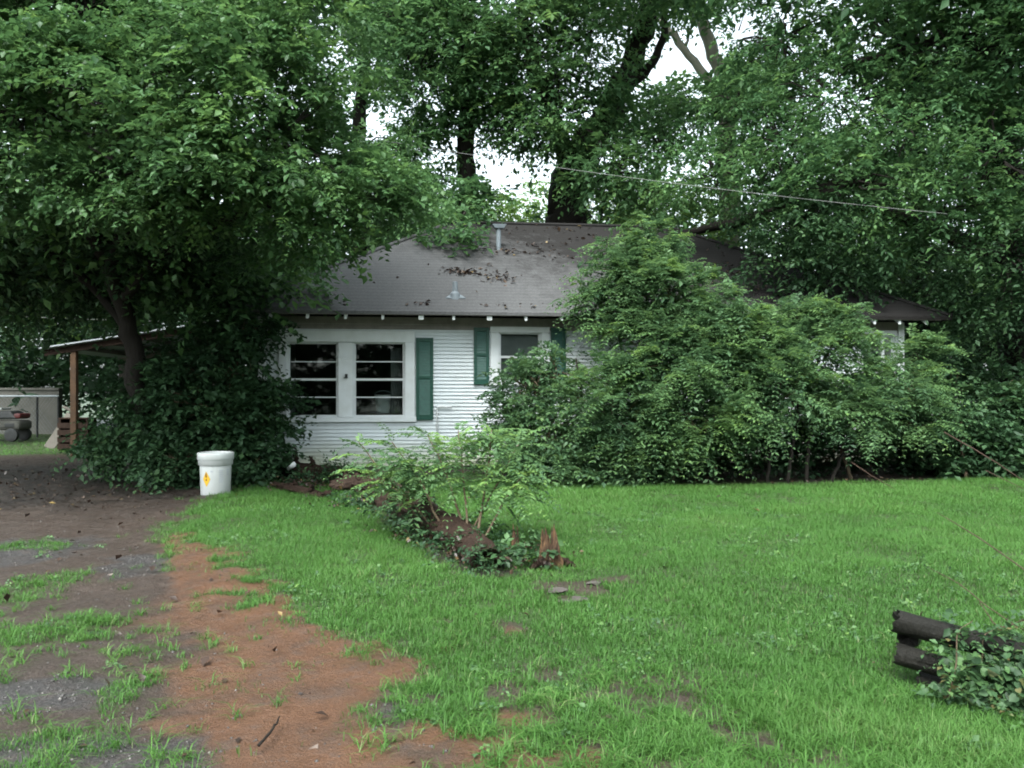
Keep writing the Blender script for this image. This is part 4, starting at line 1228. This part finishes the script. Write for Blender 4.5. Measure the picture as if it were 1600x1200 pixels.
# ------------------------------------------------------------------ rotten logs, stump, sapling, weeds
def rough(parent, m, pts, rad, name, sides=22, rings=60, amp=.22, seed=0, sq=.85):
    '''log with furrowed bark, hollows and broken ends'''
    pts = np.array(pts, float)
    t0 = np.linspace(0, 1, len(pts))
    t1 = np.linspace(0, 1, rings)
    q = np.stack([np.interp(t1, t0, pts[:, i]) for i in range(3)], 1)
    for _ in range(6):
        q[1:-1] = (q[:-2] + 2 * q[1:-1] + q[2:]) / 4
    rr = np.interp(t1, t0, rad)
    tg = norm(np.gradient(q, axis=0))
    a = norm(np.cross(tg, [0, 0, 1.0]))
    b = np.cross(a, tg)
    th_ = np.linspace(0, 2 * math.pi, sides, endpoint=False)
    C_, S_ = np.cos(th_), np.sin(th_)
    L_ = np.linalg.norm(pts[-1] - pts[0])
    gg = np.stack([np.repeat(t1 * L_, sides) * 3.0, np.tile(C_, rings) * 1.6, np.tile(S_, rings) * 1.6], 1)
    fur = np.stack([np.repeat(t1 * L_, sides) * 2.5, np.tile(C_, rings) * 5, np.tile(S_, rings) * 5], 1)
    dsp = 1 + amp * ((fbm(gg, 1.0, seed, 3) - .5) * 2.4 + (fbm(fur, 1.3, seed + 7, 3) - .5) * 1.6)
    R_ = (rr[:, None] * dsp.reshape(rings, sides))
    V = q[:, None, :] + a[:, None, :] * (R_ * C_)[:, :, None] + b[:, None, :] * (R_ * S_ * sq)[:, :, None]
    rs = np.random.default_rng(seed)
    V[0] -= tg[0] * rs.uniform(0, .6, (sides, 1)) * rr[0]
    V[-1] += tg[-1] * rs.uniform(0, .8, (sides, 1)) * rr[-1]
    Fc = []
    for i in range(rings - 1):
        for k in range(sides):
            k2 = (k + 1) % sides
            Fc.append((i * sides + k, i * sides + k2, (i + 1) * sides + k2, (i + 1) * sides + k))
    V = list(V.reshape(-1, 3)) + [q[0] + tg[0] * rr[0] * .5, q[-1] - tg[-1] * rr[-1] * .5]
    n0 = rings * sides
    for k in range(sides):
        k2 = (k + 1) % sides
        Fc.append((k2, k, n0))
        Fc.append(((rings - 1) * sides + k, (rings - 1) * sides + k2, n0 + 1))
    return MB().add(V, Fc).build(name, m, parent)
LOGN = [0]
def log(name, label, pts, rad, m, cat='log'):
    e = thing(name, label, cat)
    LOGN[0] += 1
    rough(e, m, pts, rad, 'log_body', seed=900 + LOGN[0], amp=.30)
    for k in range(5):
        t_ = random.uniform(.15, .85)
        i = int(t_ * (len(pts) - 1))
        p0 = np.array(pts[i]) + (np.array(pts[i + 1]) - np.array(pts[i])) * random.random()
        dr = norm(np.array([random.uniform(-1, 1), random.uniform(-.8, .3), random.uniform(.4, 1)]))
        limb(e, m, [p0, p0 + dr * rad[i] * 1.2, p0 + dr * rad[i] * random.uniform(1.5, 2.1)], [.05, .04, .015], 'branch_stub', 6)
    return e
def GZ(x, y, z):
    q = G(x, y)
    q[2] = z
    return q
log('rotten_log', 'dark rotten log lying along the house wall at the left', [GZ(425, 745, .12), GZ(480, 752, .14), GZ(560, 757, .12)], [.20, .18, .14], M['rotten'])
log('rotten_log', 'reddish rotten log end in front of the white siding', [GZ(520, 768, .08), GZ(560, 767, .12), GZ(610, 774, .10), GZ(640, 790, .09)], [.10, .15, .13, .10], M['snag'])
log('rotten_log', 'dark rotten log under the feathery sapling', [GZ(585, 785, .10), GZ(650, 818, .13), GZ(715, 855, .12), GZ(760, 888, .08)], [.15, .17, .16, .13], M['rotten'])
log('rotten_log', 'short black log half sunk in the lawn beside the wall', [GZ(428, 762, .03), GZ(470, 772, .05), GZ(505, 780, .03)], [.06, .08, .06], M['rotten'])
def snag(label, x, y, h, rb, seed):
    rs = np.random.default_rng(seed)
    q = G(x, y)
    e = thing('snag', label, 'stump', (q[0], q[1], 0))
    n, rows = 26, 9
    V, Fc = [], []
    top = h * (.55 + .45 * np.abs(np.sin(np.arange(n) * .55 + .7)) ** 1.2) * rs.uniform(.6, 1.1, n)
    for j in range(rows):
        t_ = j / (rows - 1)
        for k in range(n):
            a = 2 * math.pi * k / n
            rr = rb * (1.5 - .95 * t_ ** .6) * (1 + .25 * math.sin(3 * a + seed) + .12 * math.sin(7 * a)) * rs.uniform(.88, 1.12)
            V.append((rr * math.cos(a) + .12 * h * t_ * -.5, rr * math.sin(a) * .8, -.05 + (top[k] + .05) * t_))
    for j in range(rows - 1):
        for k in range(n):
            k2 = (k + 1) % n
            Fc.append((j * n + k, j * n + k2, (j + 1) * n + k2, (j + 1) * n + k))
    V.append((0, 0, h * .35))
    for k in range(n):
        Fc.append(((rows - 1) * n + k, (rows - 1) * n + (k + 1) % n, len(V) - 1))
    MB().add(V, Fc).build('snag_body', M['split'], e)
    for k in range(5):
        a = rs.uniform(0, 6.28)
        dv = np.array([math.cos(a), math.sin(a) * .8, 0])
        limb(e, M['rotten'], [dv * rb * .6 + [0, 0, .06], dv * rb * 1.7 + [0, 0, .04], dv * rb * 2.6 - [0, 0, .02]], [.035, .03, .015], 'root', 6)
    return e
snag('splintered brown stump standing in the lawn at the end of the log', 860, 886, .36, .085, 3)
snag('thin splintered snag left of the brown stump', 808, 868, .27, .035, 5)
for i, (x, y, s, lb) in enumerate(((872, 928, .08, 'flat grey stone at the left of the bare patch'), (905, 935, .07, 'dark stone in the middle of the bare patch'), (928, 915, .06, 'grey stone at the right of the bare patch'), (884, 938, .06, 'small dark stone below the bare patch'))):
    q = G(x, y)
    V = norm(rng.normal(0, 1, (26, 3))) * np.array([s, s * .7, s * .35]) * rng.uniform(.8, 1.15, (26, 1))
    import bmesh
    bm = bmesh.new()
    for vv in V: bm.verts.new(vv)
    bmesh.ops.convex_hull(bm, input=bm.verts)
    bmesh.ops.delete(bm, geom=[vv for vv in bm.verts if not vv.link_faces], context='VERTS')
    me = bpy.data.meshes.new('stone')
    bm.to_mesh(me); bm.free()
    me.materials.append(M['rock'])
    o = link(bpy.data.objects.new('stone', me))
    o.location = (q[0], q[1], float(gz(q[0], q[1])[0]) + s * .2)
    tag(o, lb, 'stone', 'stones in the bare patch')
# feathery sapling
e = thing('sapling', 'feathery young sapling growing from the rotten log before the white wall', 'sapling')
fo = Foliage(111)
r = fo.r
q0 = G(735, 875)
stems = [(G(732, 862), P(726, 760, 7.5), P(716, 672, 7.7)), (G(700, 850), P(660, 755, 7.7), P(612, 690, 8.0)), (G(722, 856), P(775, 760, 7.5), P(812, 690, 7.7)), (G(690, 845), P(640, 780, 7.8), P(575, 735, 8.1)), (G(735, 860), P(695, 735, 7.9), P(668, 680, 8.1)), (G(742, 862), P(765, 715, 7.7), P(768, 672, 7.8)), (G(680, 840), P(620, 770, 8.0), P(560, 690, 8.4)), (G(745, 862), P(790, 780, 7.4), P(815, 745, 7.4))]
for s in stems:
    limb(e, M['bark_twig'], s, [.014, .010, .005], 'stem', 6)
    pts = np.array(s)
    N = 42
    tt = r.uniform(.42, 1.0, N)
    o = np.stack([np.interp(tt, [0, .5, 1], pts[:, i]) for i in range(3)], 1)
    d = norm(r.normal(0, 1, (N, 3)) * [1, .9, .35] + [0, -.15, .25])
    fronds(fo, None, o, d, r.uniform(.25, .55, N), 20, .068, .52, .38, (.35, 1))
finish(fo, None, 'leaf_bush', e, cname='foliage')
def weeds(name, label, spots, mat, seed, n_per, leaf, hgt, cat='weed', n=7, wid=.7, spread=.25):
    e = thing(name, label, cat)
    fo = Foliage(seed)
    r = fo.r
    for (x, y, sx) in spots:
        c = G(x, y)
        N = n_per
        o = c + r.normal(0, 1, (N, 3)) * [sx, sx * .8, 0]
        o[:, 2] = r.uniform(.0, hgt * .7, N)
        d = norm(r.normal(0, 1, (N, 3)) * [1, 1, .5] + [0, -.1, .7])
        fo.sprigs(o, d, hgt * r.uniform(.5, 1.1, N), n, leaf, wid, .3, .8, .4, False, (.0, .9))
    finish(fo, None, mat, e, cname='foliage')
    return e
weeds('weed_clump', 'broad-leaved weeds between the snag and the brown stump', [(800, 880, .10), (830, 885, .10), (775, 885, .08), (840, 865, .08)], 'leaf_ivy', 121, 20, .06, .20)
weeds('weed_clump', 'dark brush tangled over the near end of the rotten log', [(745, 895, .12), (700, 868, .14), (765, 866, .10), (650, 838, .14), (735, 846, .14)], 'leaf_dark_shade', 123, 30, .045, .26, n=8, wid=.5)
weeds('weed_clump', 'green weeds along the rotten log before the sapling', [(610, 815, .2), (570, 795, .2), (655, 850, .14), (640, 800, .15)], 'leaf_dark_shade', 125, 40, .055, .26, n=8, wid=.5)
weeds('weed_clump', 'small dusty weed growing against the white siding', [(520, 757, .12), (516, 757, .10)], 'leaf_dark_shade', 127, 46, .06, .45, n=7, wid=.55)
weeds('weed_clump', 'low weeds at the foot of the siding under the paired windows', [(590, 760, .35), (640, 758, .3), (470, 760, .25)], 'leaf_dark_shade', 129, 60, .06, .24, n=7, wid=.55)
weeds('weed_clump', 'low bright weeds at the edge of the drive below the dark shrub', [(170, 712, .3), (230, 718, .4), (200, 716, .35)], 'leaf_bush', 131, 60, .07, .26, n=7, wid=.5)
# brush litter on the log mound
fo = Foliage(135)
o_ = []
for (x, y, sx, n_) in ((500, 762, .5, 300), (600, 790, .35, 260), (690, 845, .24, 200), (740, 878, .16, 110), (840, 885, .16, 40)):
    c = G(x, y)
    q = c + fo.r.normal(0, 1, (n_, 3)) * [sx, sx * .7, 0]
    q[:, 2] = fo.r.uniform(.01, .14, n_)
    o_.append(q)
o_ = np.concatenate(o_)
fo.sprigs(o_, norm(fo.r.normal(0, 1, (len(o_), 3)) * [1, 1, .3]), .10, 3, .04, .6, .1, .9, .6, False, (0, 1), .8)
tag(fo.build('log_leaf_litter', M['dead_leaf']), 'brown dead leaves caught along the rotten logs', 'leaf litter', kind='stuff')
# white scrap
q = G(463, 756)
V, Fc = [], []
for i in range(5):
    for j in range(4):
        V.append((-.10 + i * .05 + .02 * random.random(), -.03 + .05 * math.sin(i * 1.4 + j) * .6, -.05 + j * .045 + i * .025 + .02 * random.random()))
for i in range(4):
    for j in range(3):
        Fc.append((i * 4 + j, i * 4 + j + 1, i * 4 + j + 5, i * 4 + j + 4))
o = MB().add(V, Fc).build('plastic_scrap', M['plastic'], smooth=True)
o.location = (q[0], q[1] - .25, .27)
o.scale = (.75, .75, .6)
o.rotation_euler = (R(30), R(-15), 0)
s_ = o.modifiers.new('thick', 'SOLIDIFY')
s_.thickness = .004
tag(o, 'crumpled white plastic scrap on the rotten log', 'scrap')

# ------------------------------------------------------------------ timbers with ivy, lower right
def timber(label, a, b, r0_):
    e = thing('timber', label, 'timber', group='timbers stacked at the lower right')
    a, b = np.array(a), np.array(b)
    n = 14
    LOGN[0] += 1
    rough(e, M['darkwood'], [a, (a + b) / 2, b], [r0_] * 3, 'timber_body', 26, 70, .10, 900 + LOGN[0], 1.0)
    return e
tY = 4.05
timber('uppermost black round timber, jutting out above the ivy', P(1404, 972, tY), P(1640, 1034, tY - .25), .056)
timber('short dark timber end wedged between the two long timbers', P(1418, 996, tY + .05), P(1425, 996, tY + .5), .050)
timber('brown round timber under the short wedged one', P(1404, 1022, tY - .02), P(1640, 1090, tY - .3), .052)
timber('lowest timber, added dark in place of the shadow on the ground in the ivy', P(1440, 1066, tY - .02), P(1650, 1125, tY - .30), .05)  # added timber, kept dark to stand for shadow among the leaves
e = thing('ivy', 'heart-leaved ivy creeping over the stacked timbers', 'ivy')
fo = Foliage(141)
r = fo.r
N = 560
tt = r.uniform(0, 1, N)
cx = 1450 + 210 * tt ** .8 + r.uniform(0, 50, N)
cy = 1000 + 50 * tt + r.uniform(-.1, 1, N) * 90 + 45 * (1 - tt) ** 2
o = np.stack([P(a, b, tY - .12 - .30 * c - (b - 985) / 100 * .12) for a, b, c in zip(cx, cy, tt)]) + r.normal(0, .03, (N, 3))
# heart-shaped leaves, eight triangles each
hx = np.array([0, .25, .5, .45, .0, -.45, -.5, -.25])
hy = np.array([.0, -.12, .12, .5, 1.0, .5, .12, -.12])
V, Tn, Ti = [], [], []
for i in range(N):
    up = norm(np.array([r.normal(0, .35), -.55 + r.normal(0, .35), .75]))
    dn = norm(np.cross(up, np.array([r.normal(0, 1), .2, .1])))
    sd2 = np.cross(up, dn)
    s = r.uniform(.025, .055)
    k = len(V)
    V.append(o[i] + dn * s * .4 - up * s * .06)
    for a, b in zip(hx, hy):
        V.append(o[i] + sd2 * a * s + dn * b * s + up * abs(a) * s * .18)
    for j in range(8):
        Tn.append((k, k + 1 + j, k + 1 + (j + 1) % 8))
        Ti.append(0)
    Ti[-8:] = [r.uniform(0, 1)] * 8
tri_mesh('foliage', np.array(V), np.array(Tn), M['leaf_ivy'], e, np.array(Ti))
for k in range(3):
    a = 1480 + 40 * k
    pts = [P(a, 1090 + 6 * k, tY - .3 - .03 * k), P(a + 15, 1040, tY - .22), P(a + 5 + 10 * random.random(), 985 + 8 * k, tY - .2), P(a + 40, 970 + 10 * k, tY - .1)]
    limb(e, M['bark_twig'], pts, [.004, .0035, .003, .002], 'vine', 5)
fo = Foliage(143)
N = 260
cx = r.uniform(1480, 1680, N)
cy = r.uniform(975, 1130, N)
o = np.stack([P(a, b, 3.9 - (b - 985) / 100 * .15) for a, b in zip(cx, cy)])
o[:, 2] = np.maximum(o[:, 2], .02)
e2 = thing('bramble', 'tangled bramble behind the ivy in the lower right corner', 'bramble')
fo.sprigs(o, norm(r.normal(0, 1, (N, 3)) * [1, 1, .6] + [-.2, -.1, .4]), .16, 8, .038, .6, .3, .9, .4, False, (0, 1))
finish(fo, None, 'leaf_ivy', e2, cname='foliage')
for (pts, rd) in (([P(1660, 930, 4.2), P(1600, 890, 4.4), P(1530, 840, 4.7), P(1464, 801, 5.0)], .0038), ([P(1600, 985, 4.0), P(1545, 950, 4.2), P(1500, 912, 4.4), P(1449, 886, 4.6)], .0028), ([P(1620, 960, 4.0), P(1560, 985, 4.0), P(1530, 940, 4.1)], .004)):
    limb(e2, M['snag'], pts, [rd] * (len(pts) - 1) + [rd * .4], 'cane', 5)
b2 = thing('fallen_cane', 'long bare canes slanting down from the wide bush to the lawn at right', 'cane')
for (pts, rd) in (([P(1475, 675, 12.4), P(1540, 712, 12.0), P(1610, 758, 11.4)], .009), ([P(1540, 735, 12.0), P(1575, 752, 11.8), P(1600, 764, 11.6)], .006), ([P(1330, 722, 12.3), P(1365, 745, 12.0), P(1410, 771, 11.5)], .006)):
    limb(b2, M['snag'], pts, [rd, rd * .9, rd * .5], 'cane', 6)

# ------------------------------------------------------------------ cables
def cable(label, a, b, sag, rd=.009):
    a, b = np.array(a), np.array(b)
    pts = [a + (b - a) * s - np.array([0, 0, sag * 4 * s * (1 - s)]) for s in np.linspace(0, 1, 24)]
    o = MB().tube(pts, rd, 5, True).build('cable', M['cable'], smooth=True)
    return tag(o, label, 'cable', 'overhead cables')
cable('pale overhead cable sagging across the trees above the roof', P(560, 213, 15.5), P(1480, 334, 13.6), .10, .0038)
cable('pale cable crossing the dark trees above the carport roof', P(-120, 353, 17), P(240, 440, 16), .05, .005)
cable('thin pale cable running just above the carport roof edge', P(-120, 486, 17.6), P(420, 504, 17.2), .06, .005)

# ------------------------------------------------------------------ grass, weeds, litter, gravel
def blades(name, X, Y, h, w, lean, seed, tint, seg=True, m='grass'):
    r = np.random.default_rng(seed)
    N = len(X)
    a = r.uniform(0, 2 * math.pi, N)
    f = np.stack([np.cos(a), np.sin(a), 0 * a], 1)
    s = np.stack([-np.sin(a), np.cos(a), 0 * a], 1)
    b = np.stack([X, Y, gz(X, Y) - .004], 1)
    up = np.array([0, 0, 1.0])
    h1, w1, l1 = h[:, None], w[:, None], lean[:, None]
    if seg:
        m1 = b + up * h1 * .55 + f * l1 * h1 * .28
        tip = b + up * h1 * (1 - .30 * np.minimum(l1, 1.5)) + f * l1 * h1
        V = np.stack([b - s * w1 * .5, b + s * w1 * .5, m1 + s * w1 * .45, m1 - s * w1 * .45, tip], 1).reshape(-1, 3)
        k = np.arange(N) * 5
        Tn = np.stack([np.stack([k, k + 1, k + 2], 1), np.stack([k, k + 2, k + 3], 1), np.stack([k + 3, k + 2, k + 4], 1)], 1).reshape(-1, 3)
        return V, Tn, np.repeat(tint, 3)
    tip = b + up * h1 + f * l1 * h1
    V = np.stack([b - s * w1 * .5, b + s * w1 * .5, tip], 1).reshape(-1, 3)
    k = np.arange(N) * 3
    return V, np.stack([k, k + 1, k + 2], 1), tint
def join(L):
    V, Tn, ti, n = [], [], [], 0
    for v_, t_, i_ in L:
        V.append(v_); Tn.append(t_ + n); ti.append(i_)
        n += len(v_)
    return np.concatenate(V), np.concatenate(Tn), np.concatenate(ti)
bands = [(2.6, 4.2, 170000, .0032, True), (4.2, 6.5, 190000, .0042, True), (6.5, 9.5, 260000, .0055, False), (9.5, 13.2, 260000, .008, False), (13.2, 20, 40000, .016, False), (20, 30, 14000, .03, False)]
out = []
for i, (y0, y1, N, w, seg) in enumerate(bands):
    r = np.random.default_rng(200 + i)
    Y = r.uniform(y0, y1, N)
    X = r.uniform(-1, 1, N) * (Y * .70 + .8)
    g = masks(X, Y)[0]
    pn = np.stack([X, Y], 1)
    patch = fbm(pn, .9, 77, 3)
    g = g * np.clip(.55 + 1.3 * (fbm(pn, 3.0, 55, 2) - .25), .35, 1)
    k = r.random(N) < g
    X, Y, g, patch = X[k], Y[k], g[k], patch[k]
    n_ = len(X)
    h = (.028 + .045 * r.random(n_) ** 2) * (.75 + .6 * patch)
    h = h * (1 + .15 * sstep(5.5, 3.5, Y)) * np.where(g < .7, .75, 1)
    ww = w * r.uniform(.7, 1.3, n_)
    ti = np.clip(.1 + .8 * patch + r.normal(0, .09, n_), 0, .93)
    ti[r.random(n_) < .012] = 1.0
    out.append(blades('g', X, Y, h, ww, r.uniform(.2, 1.0, n_) if seg else r.uniform(.3, 1.7, n_), 300 + i, ti, seg))
V, Tn, ti = join(out)
NG = len(Tn)
tag(tri_mesh('lawn_grass', V, Tn, M['grass'], None, ti), 'short green lawn grass covering the yard', 'grass', kind='stuff')
# coarse clumps on and beside the drive
out = []
r = np.random.default_rng(400)
N = 9000
Y = r.uniform(2.7, 8.5, N)
X = r.uniform(-1, 1, N) * (Y * .68 + .4)
g, clay, grav, shaded_soil, drv = masks(X, Y)
pr = np.where(drv > .5, (np.clip(g, 0, 1) * .9 + .14 * sstep(6.5, 4.5, Y) + .02) * (1 - .85 * clay), .10 + .35 * sstep(4.8, 3.2, Y) + .5 * (g > .1) * (g < .8)) * (1 - shaded_soil)
k = r.random(N) < pr
X, Y = X[k], Y[k]
per = 15
Xc = np.repeat(X, per) + r.normal(0, .022, len(X) * per)
Yc = np.repeat(Y, per) + r.normal(0, .022, len(X) * per)
n_ = len(Xc)
big = np.repeat(r.uniform(.6, 1.5, len(X)), per)
h = big * r.uniform(.025, .075, n_)
V, Tn, ti = blades('w', Xc, Yc, h, r.uniform(.003, .006, n_), r.uniform(.7, 2.2, n_), 401, np.clip(np.repeat(r.uniform(.2, .85, len(X)), per) + r.normal(0, .1, n_), 0, 1), True)
tag(tri_mesh('weed_grass', V, Tn, M['grass'], None, ti), 'coarse grass clumps scattered over the clay drive', 'grass', kind='stuff')
NG += len(Tn)
# low broad-leaved weeds and odd fallen leaves in the lawn
fo = Foliage(430)
r = fo.r
N = 2600
Y = r.uniform(2.8, 10, N)
X = r.uniform(-1, 1, N) * (Y * .68 + .3)
g = masks(X, Y)[0]
pt = fbm(np.stack([X, Y], 1), .8, 66, 2)
k = r.random(N) < np.clip(g, .05, 1) * sstep(.42, .6, pt) * .9
c = np.repeat(np.stack([X[k], Y[k], gz(X[k], Y[k]) + .012], 1), 5, 0)
c = c + r.normal(0, .02, c.shape) * [1, 1, .3]
fo.sprigs(c, norm(r.normal(0, 1, c.shape) * [1, 1, .2] + [0, 0, .5]), .035, 3, .024, .75, .2, .9, .4, False, (.2, .9), .4)
tag(fo.build('lawn_weeds', M['leaf_bush']), 'small round-leaved weeds growing among the lawn grass', 'weeds', kind='stuff')
# gravel
r = np.random.default_rng(500)
N = 26000
Y = r.uniform(2.7, 12, N)
X = r.uniform(-1, .25, N) * (Y * .70 + .5)
g, clay, grav, shaded_soil, drv = masks(X, Y)
k = r.random(N) < drv * (.12 + .75 * grav) * (1 - .75 * clay) * (1 - g * .8)
X, Y = X[k], Y[k]
n_ = len(X)
c = np.stack([X, Y, gz(X, Y)], 1)
sz = (.004 + .010 * r.random(n_) ** 3)[:, None]
octv = np.array([[1, 0, 0], [0, 1, 0], [-1, 0, 0], [0, -1, 0], [0, 0, .7], [0, 0, -.7]])
rot = r.uniform(0, 6.28, n_)
cs_, sn_ = np.cos(rot), np.sin(rot)
V = np.zeros((n_, 6, 3))
jit_ = octv[None] * r.uniform(.6, 1.2, (n_, 6, 1))
V[:, :, 0] = jit_[:, :, 0] * cs_[:, None] - jit_[:, :, 1] * sn_[:, None]
V[:, :, 1] = jit_[:, :, 0] * sn_[:, None] + jit_[:, :, 1] * cs_[:, None]
V[:, :, 2] = jit_[:, :, 2]
V = V * sz[:, :, None] + c[:, None, :]
of = np.array([(0, 1, 4), (1, 2, 4), (2, 3, 4), (3, 0, 4), (1, 0, 5), (2, 1, 5), (3, 2, 5), (0, 3, 5)])
Tn = (of[None] + (np.arange(n_) * 6)[:, None, None]).reshape(-1, 3)
t = NT('gravel_stone')
c_ = t.ramp(t.attr('tint'), [(0, (.04, .036, .034)), (.6, (.06, .055, .052)), (1, (.13, .12, .11))])
t.col(c_)
M['gravel'] = t.set(.6, .4)
tag(tri_mesh('gravel', V.reshape(-1, 3), Tn, M['gravel'], None, np.repeat(r.random(n_) ** 1.5, 8)), 'small stones scattered over the drive', 'gravel', kind='stuff')
# dead leaves on the drive and under the trees
def litter(name, label, c, leaf, seed):
    fo = Foliage(seed)
    d = norm(fo.r.normal(0, 1, (len(c), 3)) * [1, 1, .15])
    fo.sprigs(c, d, .02, 1, leaf, .6, 0, .4, .5, False, (0, 1), .35)
    return tag(fo.build(name, M['dead_leaf']), label, 'leaf litter', kind='stuff')
r = np.random.default_rng(510)
N = 9000
Y = r.uniform(3, 17, N)
X = r.uniform(-1, .7, N) * (Y * .70 + .5)
g, clay, grav, shaded_soil, drv = masks(X, Y)
k = r.random(N) < np.clip(shaded_soil * .9 + drv * .06 + .012, 0, 1)
X, Y = X[k], Y[k]
litter('drive_leaf_litter', 'brown dead leaves on the dark ground under the big tree', np.stack([X, Y, gz(X, Y) + .012], 1), .06, 511)
# leaves lying on the roof, world positions from the slope
pts = []
r = np.random.default_rng(520)
for (x, y, sx, sy, n_) in ((715, 424, 14, 4, 120), (735, 428, 12, 3, 90), (775, 430, 14, 7, 110), (790, 438, 10, 4, 60), (790, 392, 16, 6, 90), (840, 385, 18, 6, 60), (870, 400, 12, 5, 40), (930, 380, 50, 12, 120), (1130, 425, 40, 20, 300), (1200, 440, 40, 18, 200), (850, 358, 60, 3, 60), (660, 475, 8, 2, 30), (500, 478, 40, 2, 30), (800, 479, 40, 2, 40), (600, 440, 60, 18, 16)):
    for _ in range(n_ // 2):
        u, v, w = roof_at(x + r.normal(0, sx), y + r.normal(0, sy))
        if 0 < v < HD / 2 - .05 or v > -OV + .05:
            q = hw(u, v, w)
            q[2] += .012 + .02 * r.random()
            pts.append(q)
litter('roof_leaf_litter', 'brown dead leaves lying on the grey shingle roof', np.array(pts), .085, 521)
# a stick on the clay
q0, q1 = G(404, 1167), G(437, 1122)
st2 = thing('stick', 'thin dark stick lying on the clay drive near the bottom', 'stick')
limb(st2, M['bark'], [q0 + [0, 0, .006], (q0 + q1) / 2 + [.015, 0, .012], q1 + [0, 0, .008]], [.007, .006, .003], 'stick_body', 6)
q0, q1 = G(330, 462 + 560), G(352, 1008)
print('LEAVES', LEAVES, 'GRASS TRIS', NG)
